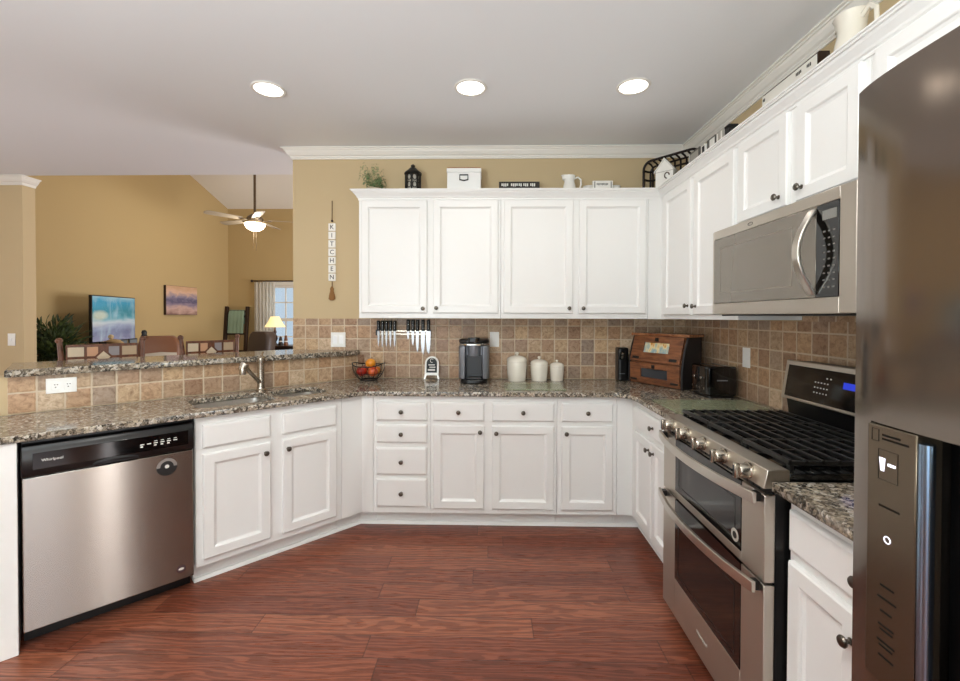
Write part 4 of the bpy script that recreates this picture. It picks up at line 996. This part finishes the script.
def wordsign(name, label, cat, loc, rz, w_, h_, d_, mboard, mink, words_, zt, zh, edge=None):
    t = thing(name, label, cat, loc, rz)
    MB().box(-w_ / 2, w_ / 2, 0, d_, 0, h_).build('board', mboard, t, bevel=0.002)
    if edge:
        for a in ((-w_ / 2, -w_ / 2 + 0.006, 0.0005, h_ - 0.0005), (w_ / 2 - 0.006, w_ / 2, 0.0005, h_ - 0.0005)): MB().box(a[0], a[1], -0.003, -0.0004, a[2], a[3]).build('edge', edge, t)
    for (x, n_) in words_:
        mb = MB()
        for i in range(n_): mb.box(x + i * zh * 0.62, x + i * zh * 0.62 + zh * 0.42, -0.0009, -0.0003, zt - zh * (0.5 if i % 3 else 0.35), zt + zh * 0.5)
        o = mb.build('lettering', mink, t); o['kind'] = 'stuff'
    return t
wordsign('word_sign', 'dark brown plank sign with pale lettering on the wall cabinets', 'sign', (0.217, 3.32, ZC), 0, 0.306, 0.160, 0.02, mat('sign_brown', '#2d2720', 0.6), m_inkw, [(-0.134, 4), (-0.063, 4), (-0.005, 2), (0.030, 3), (0.082, 3)], 0.135, 0.022)
def pitcher(label, loc, rz, k, m):
    t = thing('pitcher', label, 'pitcher', loc, rz)
    mb = MB()
    prof = [(0.0001, 0), (0.036, 0), (0.042, 0.01), (0.052, 0.045), (0.054, 0.08), (0.044, 0.125), (0.036, 0.155), (0.038, 0.180), (0.043, 0.198)]
    rings = []
    for r, z in prof:
        ring = []
        for i in range(28):
            a = 2 * pi * i / 28; rr = r
            if z > 0.17 and r > 0.01: rr = r * (1 + (0.42 if z > 0.19 else 0.16) * max(0, cos(a - pi)) ** 5)
            ring.append((rr * cos(a) * k, rr * sin(a) * k, (z + (0.006 * max(0, cos(a - pi)) ** 3 if z > 0.19 else 0)) * k))
        rings.append(ring)
    rings += [[(x * 0.9, y * 0.9, z - 0.002 * k) for x, y, z in rings[-1]], [(x * 0.85, y * 0.85, z - 0.03 * k) for x, y, z in rings[-1]], [(x * 0.2, y * 0.2, z - 0.04 * k) for x, y, z in rings[-1]]]
    mb.loft(rings); mb.build('body', m, t, smooth=True)
    MB().tube([(x * k, 0, z * k) for x, z in ((0.036, 0.178), (0.062, 0.190), (0.084, 0.172), (0.086, 0.135), (0.072, 0.098), (0.050, 0.078))], 0.0065 * k, 10).build('handle', m, t, smooth=True)
    return t
pitcher('small white pitcher on the wall cabinets beside the dark sign', (0.594, 3.33, ZC), 0, 1.02, m_whitecer)
wt = wordsign('word_sign', 'small white sign with grey lettering beside the small pitcher', 'sign', (0.840, 3.31, ZC), 0, 0.150, 0.162, 0.025, m_whitecer, mat('ink_grey', '#77746e', 0.6), [(-0.046, 5), (0.002, 4)], 0.135, 0.016, None)
for x in (-0.064, 0.058): MB().box(x, x + 0.008, -0.0009, -0.0003, 0.02, 0.155).build('stripe', mat('stripe_grey', '#8d8a84', 0.6), wt)
for x, lab in ((0.755, 'small white dish left of the small white sign'), (0.950, 'small white dish right of the small white sign')):
    d = thing('dish', lab, 'dish', (x, 3.40, ZC), 0)
    MB().lathe([(0.0001, 0), (0.020, 0), (0.022, 0.006), (0.012, 0.014), (0.012, 0.105), (0.036, 0.125), (0.046, 0.142), (0.043, 0.142), (0.033, 0.128), (0.0001, 0.12)], (0, 0, 0), 24).build('bowl', m_whitecer, d, smooth=True)
# wire basket standing across the corner
dv = Vector((0.659, -0.753)); wb = thing('wire_basket', 'dark rectangular wire basket standing on edge in the cabinet corner', 'basket', (1.170, 3.398, ZC), math.atan2(dv.y, dv.x))
def rrl(w_, h_, r, y, x0=0.0, z0=0.0):
    pts = []
    for (cx, cz, a0) in ((w_ - r, h_ - r, 0), (r, h_ - r, 90), (r, r, 180), (w_ - r, r, 270)):
        for k in range(6): a = R_(a0 + 18 * k); pts.append((x0 + cx + r * cos(a), y, z0 + cz + r * sin(a)))
    return pts
BW, BH, BD = 0.425, 0.318, 0.070
m_wire = mat('bronze_wire', '#1f1612', 0.45, 0.3)
MB().tube(rrl(BW - 0.006, BH - 0.006, 0.06, 0.0, 0.003, 0.010), 0.0095, 8, True).build('rim', m_wire, wb, smooth=True)
mb = MB(); mb.tube(rrl(BW - 0.04, BH - 0.04, 0.05, BD, 0.02, 0.02), 0.0075, 6, True)
for i in range(9):
    x = 0.04 + i * (BW - 0.08) / 8; mb.tube([(x, 0, BH - 0.005), (x, BD * 0.6, BH - 0.012), (x, BD, BH - 0.03), (x, BD, 0.03), (x, BD * 0.6, 0.014), (x, 0, 0.012)], 0.0075, 6)
for i in range(4):
    z = 0.06 + i * (BH - 0.12) / 3; mb.tube([(0.006, 0, z), (0.012, BD * 0.6, z), (0.03, BD, z), (BW - 0.03, BD, z), (BW - 0.012, BD * 0.6, z), (BW - 0.006, 0, z)], 0.0075, 6)
mb.build('wire_ribs', m_wire, wb, smooth=True)
bh = thing('birdhouse', 'white wooden birdhouse ornament in front of the wire basket', 'ornament', (1.262, 3.195, ZC), R_(-42))
MB().prism_y([(-0.062, 0.0), (0.062, 0.0), (0.062, 0.19), (0.0, 0.268), (-0.062, 0.19)], -0.035, 0.035).build('house', m_whitecer, bh, bevel=0.002)
for s_ in (-1, 1):
    mb = MB(); mb.prism_y([(0, 0.2695), (s_ * 0.072, 0.180), (s_ * 0.072, 0.188), (0, 0.2795)], -0.042, 0.042); mb.build('roof_panel', m_whitecer, bh, bevel=0.001)
MB().tube([(0.020 + 0.016 * cos(a), -0.0375, 0.150 + 0.020 * sin(a)) for a in [2 * pi * i / 16 for i in range(13)]], 0.004, 6).build('door_ring', mat('ring_brown', '#4b3526', 0.5), bh)
MB().box(-0.062, 0.062, -0.0362, -0.0353, 0.180, 0.184).build('trim_line', mat('line_grey', '#b9b4aa', 0.5), bh)
# small signs along the right side
m_gframe = mat('grey_frame', '#5d5a55', 0.5); m_paper = mat('paper_grey', '#a8a49b', 0.6)
fr_ = thing('framed_sign', 'grey framed sign beside the corner wire basket', 'sign', (1.345, 3.01, ZC), P90)
MB().box(0, 0.14, -0.0, 0.018, 0, 0.245).build('frame', m_gframe, fr_, bevel=0.002)
MB().box(0.014, 0.126, -0.0015, -0.0003, 0.014, 0.231).build('picture', m_paper, fr_)
MB().box(0.0, 0.006, -0.004, -0.0016, 0.004, 0.241).build('white_edge', m_whitecer, fr_)
for lab, y, w_, h_, bm, im in (('small black and white block sign left of the grey sign', 2.850, 0.055, 0.235, m_whitecer, m_ink), ('small white block sign with dark panel, third from the corner', 2.770, 0.10, 0.240, m_gframe, m_inkw)):
    t = thing('block_sign', lab.replace('left of the grey sign', 'next to the grey framed sign'), 'sign', (1.345, y, ZC), P90)
    MB().box(0, w_, 0, 0.04, 0, h_).build('block', bm, t, bevel=0.002)
    MB().box(w_ * 0.35, w_ - 0.006, -0.0015, -0.0003, 0.02, h_ - 0.012).build('panel', im, t)
t = thing('block_sign', 'grey and white block sign before the tall black box', 'sign', (1.345, 2.655, ZC), P90)
MB().box(0, 0.085, 0, 0.04, 0, 0.242).build('block', m_paper, t, bevel=0.002)
for x in (0.004, 0.05): MB().box(x, x + 0.014, -0.0015, -0.0003, 0.03, 0.23).build('stripe', m_whitecer, t)
t = thing('black_box', 'small black box standing at the end of the block signs', 'box', (1.345, 2.562, ZC), P90)
MB().box(0, 0.045, 0, 0.05, 0, 0.222).build('box_body', m_ink, t, bevel=0.003)
MB().box(-0.002, 0.047, -0.002, 0.052, 0.2225, 0.236).build('lid', m_ink, t, bevel=0.002)
ls = wordsign('word_sign', 'long white plank sign with a few dark letters above the microwave', 'sign', (1.372, 2.075, ZC), P90, 0.372, 0.255, 0.05, mat('sign_white', '#e9e5db', 0.6), m_ink, [(-0.178, 2), (0.06, 4), (0.128, 3)], 0.232, 0.015)
MB().box(-0.188, 0.188, 0.008, 0.052, 0.2555, 0.265).build('top_edge', m_walnut, ls)
MB().box(0.1865, 0.192, 0.001, 0.05, 0.001, 0.2553).build('end_edge', m_walnut, ls)
pitcher('large white pitcher on the wall cabinets above the refrigerator side', (1.400, 1.745, ZC), R_(-88), 1.25, m_ceramic).scale = (1, 1, 1.28)

# ------------------------------------------------------------------ living room
# ceiling fan
fx, fy, fz = -3.68, 6.8, 2.80
fn = thing('ceiling_fan', 'ceiling fan with lit glass bowl on a long rod in the living room', 'ceiling fan', (fx, fy, fz))
m_bronze = mat('fan_bronze', '#6d5f4e', 0.4, 0.6)
MB().tube([(0, 0, 0.20), (0, 0, zv(fy) - fz - 0.06)], 0.019, 12).build('rod', m_bronze, fn, smooth=True)
MB().lathe([(0.0001, zv(fy) - fz - 0.08), (0.03, zv(fy) - fz - 0.08), (0.07, zv(fy) - fz - 0.025), (0.0001, zv(fy) - fz - 0.025)], (0, 0, 0), 20).build('canopy', m_bronze, fn, smooth=True)
MB().lathe([(0.0001, 0.05), (0.10, 0.05), (0.12, 0.08), (0.12, 0.13), (0.08, 0.17), (0.03, 0.20), (0.0001, 0.20)], (0, 0, 0), 24).build('motor', m_bronze, fn, smooth=True)
m_blw = mat('fan_blade', '#a99c88', 0.5)
for i in range(5):
    a = R_(18 + 72 * i)
    mb = MB(Matrix.Rotation(a, 4, 'Z') @ Matrix.Rotation(R_(11), 4, 'X'))
    mb.prism([(0.20, -0.055), (0.45, -0.068), (0.66, -0.070), (0.70, -0.05), (0.715, 0), (0.70, 0.05), (0.66, 0.070), (0.45, 0.068), (0.20, 0.055)], 0.10, 0.108)
    bl = mb.build('blade', m_blw, fn)
    MB(Matrix.Rotation(a, 4, 'Z')).box(0.11, 0.24, -0.02, 0.02, 0.088, 0.096).build('blade_arm', m_bronze, bl)
m_globe = mat('fan_globe', '#fff4dc', 0.4, emit=7.0, ecol='#fff0d2')
MB().lathe([(0.0001, -0.07), (0.06, -0.06), (0.115, -0.03), (0.145, 0.015), (0.15, 0.045), (0.0001, 0.046)], (0, 0, 0), 28).build('glass_bowl', m_globe, fn, smooth=True)
for x in (-0.02, 0.02): MB().tube([(x, 0, -0.072), (x, 0, -0.36 - x)], 0.003, 6).build('pull_chain', m_bronze, fn)
l = bpy.data.lights.new('fan_glow', 'POINT'); l.energy = 18; l.color = (1, 0.93, 0.82); l.shadow_soft_size = 0.15
o = bpy.data.objects.new('fan_glow', l); COL.objects.link(o); o.location = (fx, fy, fz - 0.12)
# television on its console
TA, TB = Vector((-4.93, 5.33)), Vector((-5.15, 6.26)); td = (TB - TA).normalized(); TL = (TB - TA).length
tv = thing('television', 'flat television showing a turquoise sea picture', 'television', (TA.x, TA.y, 0), math.atan2(td.y, td.x))
MB().box(0, TL, 0, 0.035, 1.060, 1.662).build('housing', m_black, tv, bevel=0.004)
m_scr = mat('tv_screen', '#000000', 0.12); N = NT(m_scr)
g = N.coord('Generated'); s = N.sep(g)
no = N.noise(N.map(g, (3, 1, 5)), 1.0, 5, 0.6); no2 = N.noise(N.map(g, (9, 1, 2.2)), 1.0, 4, 0.4)
zz = N.math('ADD', s[2], N.math('MULTIPLY', N.math('SUBTRACT', no, 0.5), 0.32))
sea = N.ramp(zz, [(0.0, '#b9b4cf'), (0.2, '#9a9ab8'), (0.3, '#bfc4de'), (0.42, '#f0f6fa'), (0.52, '#8fd0dc'), (0.66, '#2d9fae'), (0.86, '#3fb6d8'), (1.0, '#bfe8f2')])
sea = N.mix(N.ramp(no2, [(0.5, (0, 0, 0, 1)), (0.75, (0.55, 0.55, 0.55, 1))]), sea, lin('#dff2f6'))
cxd = N.math('ADD', N.math('POWER', N.math('MULTIPLY', N.math('SUBTRACT', s[0], 0.16), 5.0), 2.0), N.math('POWER', N.math('MULTIPLY', N.math('SUBTRACT', s[2], 0.58), 8.0), 2.0))
sea = N.mix(N.ramp(cxd, [(0.2, (0.8, 0.8, 0.8, 1)), (1.0, (0, 0, 0, 1))]), sea, lin('#f6efc8'))
N.l(sea, N.b.inputs['Emission Color']); N.b.inputs['Emission Strength'].default_value = 0.42
MB().box(0.012, TL - 0.012, -0.002, -0.0004, 1.075, 1.650).build('screen', m_scr, tv)
for x in (0.25, TL - 0.25): MB().box(x - 0.05, x + 0.05, 0.005, 0.04, 0.9808, 1.0598).build('stand_foot', m_black, tv, bevel=0.003)
cn = thing('media_console', 'dark wooden media console under the television', 'console', (TA.x + 0.03, TA.y - 0.06, 0), math.atan2(td.y, td.x))
MB().box(0, 1.10, -0.20, 0.14, 0.04, 0.98).build('body', m_walnut, cn, bevel=0.006)
for x in (0.03, 1.01):
    for y in (-0.17, 0.08): MB().box(x, x + 0.06, y, y + 0.05, 0.001, 0.0398).build('foot', m_walnut, cn)
for x in (0.03, 0.385, 0.74): MB().box(x, x + 0.33, -0.206, -0.2005, 0.10, 0.93).build('door', mat('console_pane', '#4d5154', 0.2), cn, bevel=0.003)
def onconsole(x, y): v = TA + Vector((0.03, -0.06)) + td * x + Vector((-td.y, td.x)) * y; return (v.x, v.y, 0.9806)
for x, lab in ((0.50, 'small dark square frame left under the television screen'), (0.74, 'small dark square frame right under the television screen')):
    t = thing('photo_frame', lab, 'frame', onconsole(x - 0.06, -0.08), math.atan2(td.y, td.x))
    MB().box(0, 0.20, 0, 0.015, 0, 0.105).build('frame', m_black, t, bevel=0.002); MB().box(0.015, 0.185, -0.0012, -0.0003, 0.015, 0.09).build('picture', mat('photo_grey', '#7b8288', 0.4), t)
t = thing('figurine', 'small black and white figurine by the television corner', 'figurine', onconsole(1.02, -0.10))
mb = MB(); mb.lathe([(0.0001, 0), (0.05, 0), (0.058, 0.05), (0.045, 0.12), (0.03, 0.15), (0.036, 0.18), (0.025, 0.21), (0.0001, 0.218)], (0, 0, 0), 18); mb.build('body', m_black, t, smooth=True)
mb = MB(); mb.ball((0.024, -0.034, 0.075), 0.036, 14, 1.4); mb.build('white_front', m_whitecer, t, smooth=True)
t = thing('driftwood', 'pale carved driftwood ornament in front of the television', 'ornament', onconsole(0.17, -0.14))
mb = MB(); mb.tube([(-0.16, 0.02, 0.085), (-0.08, 0.01, 0.095), (0.0, 0, 0.10), (0.08, 0.0, 0.085), (0.15, -0.01, 0.06)], [0.008, 0.013, 0.045, 0.052, 0.03], 10, flat=0.7); mb.build('body', mat('driftwood', '#b79a72', 0.7), t, smooth=True)
MB().ball((0.0, -0.01, 0.155), 0.030, 12).build('head', mat('driftwood_pale', '#cbb38c', 0.7), t, smooth=True)
MB().box(-0.10, 0.13, -0.04, 0.04, 0, 0.05).build('base', m_walnut, t, bevel=0.004)
# corner plant
pt = thing('potted_tree', 'large bushy green plant beside the television', 'plant', (-4.80, 4.72, 0))
MB().lathe([(0.0001, 0.001), (0.13, 0.001), (0.17, 0.30), (0.18, 0.32), (0.16, 0.32), (0.15, 0.28), (0.0001, 0.27)], (0, 0, 0), 24).build('pot', m_walnut, pt, smooth=True)
MB().tube([(0, 0, 0.271), (0.01, 0.01, 0.6), (0.0, 0, 0.95)], [0.025, 0.02, 0.012], 8).build('trunk', m_walnut, pt, smooth=True)
mb = MB(); leaves(mb, 900, (0, 0, 0.92), 0.02, 0.30, 0.0, 0.42, 0.013, 0.12); leaves(mb, 500, (0, 0, 0.66), 0.05, 0.28, 0.0, 0.3, 0.013, 0.12)
mb.build('foliage', [m_dgreen, m_mgreen], pt)
# picture on the side wall
pc = thing('wall_picture', 'landscape canvas picture in violet and peach on the tan side wall', 'picture', (XL + 0.001, 7.08, 1.42), R_(90))
MB().box(0, 0.765, -0.04, 0, 0, 0.49).build('canvas', m_walnut, pc, bevel=0.002)
m_pic = mat('landscape_paint', '#a08a98', 0.6); N = NT(m_pic); g = N.coord('Generated'); s = N.sep(g)
no = N.noise(N.map(g, (4, 1, 6)), 1.0, 6, 0.5); zz = N.math('ADD', s[2], N.math('MULTIPLY', N.math('SUBTRACT', no, 0.5), 0.5))
N.l(N.ramp(zz, [(0.0, '#8d6a62'), (0.2, '#c9a79c'), (0.36, '#8f7f92'), (0.5, '#5c5674'), (0.62, '#8d8296'), (0.75, '#d9b39a'), (1.0, '#caa07c')]), N.b.inputs['Base Color'])
MB().box(0.004, 0.761, -0.042, -0.0405, 0.004, 0.486).build('painting', m_pic, pc)
# bar stools behind the breakfast bar
m_stone = [mat('slate_' + n_, c, 0.5) for n_, c in (('cream', '#cfc0a6'), ('peach', '#c79a78'), ('grey', '#8f8a8c'), ('tan', '#b7a184'))]
def stool(label, u0, u1):
    t = thing('bar_stool', label, 'stool', (*UD((u0 + u1) / 2, -4.03), 0), P45, 'stools at the breakfast bar')
    w_ = (u1 - u0) / 2; y0 = 0.05
    for s_ in (-1, 1):
        MB().tube([(s_ * w_, y0 - 0.02, 0.002), (s_ * w_, y0, 0.66), (s_ * w_, y0 + 0.03, 1.10), (s_ * (w_ + 0.01), y0 + 0.045, 1.225)], [0.02, 0.02, 0.017, 0.014], 10).build('back_post', m_stool, t, smooth=True)
        MB().ball((s_ * (w_ + 0.012), y0 + 0.05, 1.232), 0.021, 12).build('finial', m_stool, t, smooth=True)
        MB().tube([(s_ * w_, y0 - 0.40, 0.002), (s_ * w_ * 0.95, y0 - 0.38, 0.655)], 0.021, 10).build('front_leg', m_stool, t, smooth=True)
    MB().box(-w_ - 0.01, w_ + 0.01, y0 - 0.42, y0 + 0.03, 0.6605, 0.715).build('seat', m_leather, t, bevel=0.015)
    for y in (y0 - 0.385, y0 - 0.01): MB().box(-w_ * 0.94, w_ * 0.94, y - 0.012, y + 0.012, 0.24, 0.28).build('stretcher', m_stool, t)
    pb = MB(); pb.box(-w_ + 0.02, w_ - 0.02, y0 + 0.014, y0 + 0.036, 0.90, 1.205); pan = pb.build('back_panel', m_stool, t, bevel=0.004)
    W2 = w_ - 0.026; zs = ((1.118, 1.190), (1.036, 1.108))
    xs = (-W2, -W2 * 0.5, -W2 * 0.02, W2 * 0.02, W2 * 0.5, W2); k = 0
    for z0, z1 in zs:
        for i, (a, b_) in enumerate(((-W2, -W2 * 0.52), (-W2 * 0.48, -W2 * 0.13), (W2 * 0.13, W2 * 0.48), (W2 * 0.52, W2))):
            MB().box(a + 0.004, b_ - 0.004, y0 + 0.0095, y0 + 0.0135, z0 + 0.004, z1 - 0.004).build('stone_inlay', m_stone[k % 4], pan); k += 1
    mb = MB(); c = (0, 1.113); r = 0.060
    mb.prism_y([(c[0] - r * 0.9, c[1]), (c[0], c[1] - r), (c[0] + r * 0.9, c[1]), (c[0], c[1] + r)], y0 + 0.0045, y0 + 0.009); dmd = mb.build('diamond_frame', m_stool, pan)
    mb = MB(); r = 0.042; mb.prism_y([(c[0] - r * 0.9, c[1]), (c[0], c[1] - r), (c[0] + r * 0.9, c[1]), (c[0], c[1] + r)], y0 + 0.001, y0 + 0.004); mb.build('diamond_stone', m_stone[0], dmd)
stool('wooden bar stool with stone-inlaid back in front of the television', 0.005, 0.435)
stool('wooden bar stool with stone-inlaid back below the wall picture', 0.695, 1.075)
# brown armchair seen between the stools, dark recliner by the ladder
def armchair(name, label, loc, rz, w_, top, m, pillow=None):
    t = thing(name, label, 'armchair', loc, rz)
    MB().box(-w_ / 2 + 0.12, w_ / 2 - 0.12, -0.36, 0.20, 0.12, 0.46).build('seat', m, t, bevel=0.05)
    mb = MB(); mb.loft([[(-w_ / 2 + i, y - 0.02 * (z > 0.9), z) for i, y in ()]] if False else [[(x, y, z) for x, y in rr2(w_ / 2 - 0.06 - ins, 0.205 + sh, 0.42 + sh, 0.07)] for z, ins, sh in ((0.30, 0.02, 0), (0.7, 0.0, 0.03), (top - 0.12, 0.0, 0.07), (top - 0.04, 0.025, 0.085), (top, 0.07, 0.09))])
    bk = mb.build('backrest', m, t, smooth=True, angle=50)
    for s_ in (-1, 1):
        x0, x1 = sorted((s_ * (w_ / 2 - 0.115), s_ * (w_ / 2 + 0.06)))
        MB().prism_x([(-0.42, 0.06), (-0.42, 0.56), (-0.36, 0.62), (0.26, 0.70), (0.32, 0.64), (0.32, 0.06)], x0, x1).build('arm', m, t, bevel=0.05, seg=3)
        for y in (-0.36, 0.22): MB().box((x0 + x1) / 2 - 0.03, (x0 + x1) / 2 + 0.03, y, y + 0.06, 0.002, 0.06).build('foot', m_walnut, t)
    return t
ac = armchair('armchair', 'brown leather armchair with pale cushion between the two stools', (-3.82, 5.02, 0), R_(40), 0.56, 1.155, m_leather)
cu = thing('cushion', 'cream and grey cushion on the brown leather armchair', 'cushion', (-3.858, 5.065, 0.462), R_(40))
mb = MB(); mb.loft([[(x * k, y, 0.262 + z * k * 1.12) for x, z in ((-.14, -.2), (0, -.21), (.14, -.2), (.148, 0), (.14, .2), (0, .21), (-.14, .2), (-.148, 0))] for y, k in ((-0.06, 0.2), (-0.045, 0.8), (0.0, 1.08), (0.045, 0.8), (0.06, 0.2))]); mb.build('cover', mat('cushion_cloth', '#b7aea0', 0.8), cu, smooth=True, angle=80)
armchair('recliner', 'dark brown leather recliner near the window', (-4.10, 7.22, 0), R_(-18), 0.60, 1.13, m_dleather)
# blanket ladder with a green throw
bl = thing('blanket_ladder', 'dark wooden blanket ladder leaning in the far corner', 'ladder', (-5.105, 8.60, 0), 0)
tl_ = Matrix.Rotation(-0.10, 4, 'X')
for x in (-0.21, 0.21): MB(tl_).box(x - 0.028, x + 0.028, -0.03, 0.03, 0.005, 1.60).build('rail', m_walnut, bl, bevel=0.004)
for z in (0.35, 0.70, 1.05, 1.40, 1.50): MB(tl_).box(-0.1815, 0.1815, -0.018, 0.018, z - 0.022, z + 0.022).build('rung', m_walnut, bl, bevel=0.003)
th = MB(tl_); nx = 14; front = []
for i in range(nx + 1):
    x = -0.15 + 0.31 * i / nx; wv = 0.0045 * sin(i * 1.9) - 0.003
    front.append([(x, -0.034 + wv, 1.06), (x, -0.036 + wv, 1.25), (x, -0.034 + wv, 1.45), (x, -0.012, 1.532), (x, 0.012, 1.532), (x, 0.032, 1.46), (x, 0.034 + wv, 1.25), (x, 0.026 + wv, 1.25), (x, 0.025, 1.45), (x, 0.008, 1.5245), (x, -0.008, 1.5245), (x, -0.025, 1.45), (x, -0.027 + wv, 1.25), (x, -0.026 + wv, 1.06)])
tho = th.loft(front).build('throw', mat('throw_green', '#8fa894', 0.9), None, (-5.105, 8.60, 0), smooth=True)
tag(tho, 'pale green throw hung over the top rung of the ladder', 'throw')
# side table, lamp, ornaments
st_ = thing('side_table', 'dark side table under the window with the lamp', 'table', (-4.02, 8.25, 0))
MB().box(-0.30, 0.42, -0.22, 0.22, 0.815, 0.85).build('table_top', m_walnut, st_, bevel=0.005)
for x in (-0.26, 0.36):
    for y in (-0.19, 0.15): MB().box(x, x + 0.04, y, y + 0.04, 0.002, 0.814).build('leg', m_walnut, st_)
MB().box(-0.24, 0.36, -0.17, 0.17, 0.70, 0.814).build('apron', m_walnut, st_)
lp = thing('table_lamp', 'lit table lamp with cream shade on the side table', 'lamp', (-4.085, 8.25, 0.8506))
MB().lathe([(0.0001, 0), (0.085, 0), (0.085, 0.015), (0.035, 0.03), (0.022, 0.06), (0.05, 0.12), (0.042, 0.17), (0.018, 0.21), (0.03, 0.25), (0.016, 0.29), (0.012, 0.36), (0.0001, 0.361)], (0, 0, 0), 20).build('base', m_walnut, lp, smooth=True)
m_shade = mat('lamp_shade', '#f0dcae', 0.8, emit=0.75, ecol='#ffdf9c')
MB().lathe([(0.185, 0.345), (0.13, 0.43), (0.075, 0.545), (0.072, 0.545), (0.127, 0.43), (0.182, 0.345)], (0, 0, 0), 24).build('shade', m_shade, lp, smooth=True)
MB().tube([(0, 0, 0.361), (0, 0, 0.56)], 0.005, 6).build('stem', m_walnut, lp)
for dx, lab in ((0.14, 'small dark ornament nearest the lamp on the side table'), (0.24, 'small red-brown ornament at the right on the side table')):
    t = thing('ornament', lab, 'ornament', (-4.085 + dx, 8.18, 0.8506))
    MB().lathe([(0.0001, 0), (0.04, 0), (0.045, 0.03), (0.028, 0.07), (0.034, 0.10), (0.018, 0.14 + dx * 0.2), (0.0001, 0.145 + dx * 0.2)], (0, 0, 0), 16).build('body', m_walnut if dx < 0.2 else m_leather, t, smooth=True)
    MB().lathe([(0.030, 0.066), (0.036, 0.07), (0.036, 0.085), (0.030, 0.089)], (0, 0, 0), 16).build('collar', m_whitecer, t, smooth=True)
# curtain and rod
m_cur = mat('sheer_white', '#f3f1ec', 0.8); N = NT(m_cur); tr_ = N.n('ShaderNodeBsdfTranslucent'); tr_.inputs[0].default_value = lin('#f3f1ec'); mx_ = N.n('ShaderNodeMixShader'); mx_.inputs[0].default_value = 0.65
N.l(N.b.outputs[0], mx_.inputs[1]); N.l(tr_.outputs[0], mx_.inputs[2]); N.l(mx_.outputs[0], m_cur.node_tree.nodes['Material Output'].inputs[0])
cr = thing('curtain_rod', 'dark curtain rod across the living room window', 'curtain rod', (-4.0, YL - 0.09, 2.11))
MB().tube([(-0.80, 0, 0), (0.72, 0, 0)], 0.014, 10).build('rod', m_walnut, cr, smooth=True)
for x in (-0.81, 0.73): MB().ball((x, 0, 0), 0.028, 12).build('finial', m_walnut, cr, smooth=True)
for x in (-0.74, 0.66): MB().box(x - 0.01, x + 0.01, 0.0145, 0.089, -0.012, 0.012).build('bracket', m_walnut, cr)
mb = MB(); a, b_ = [], []
for i in range(49):
    x = 0.42 * i / 48; y = 0.026 * sin(i / 48 * 2 * pi * 6); a.append((x, y)); b_.append((x, y + 0.006))
loop = a + b_[::-1]
cu = mb.prism(loop, 0.03, 2.085).build('curtain', m_cur, None, (-4.76, YL - 0.09, 0), smooth=True, angle=60)
tag(cu, 'white curtain panel hanging at the left of the living room window', 'curtain')
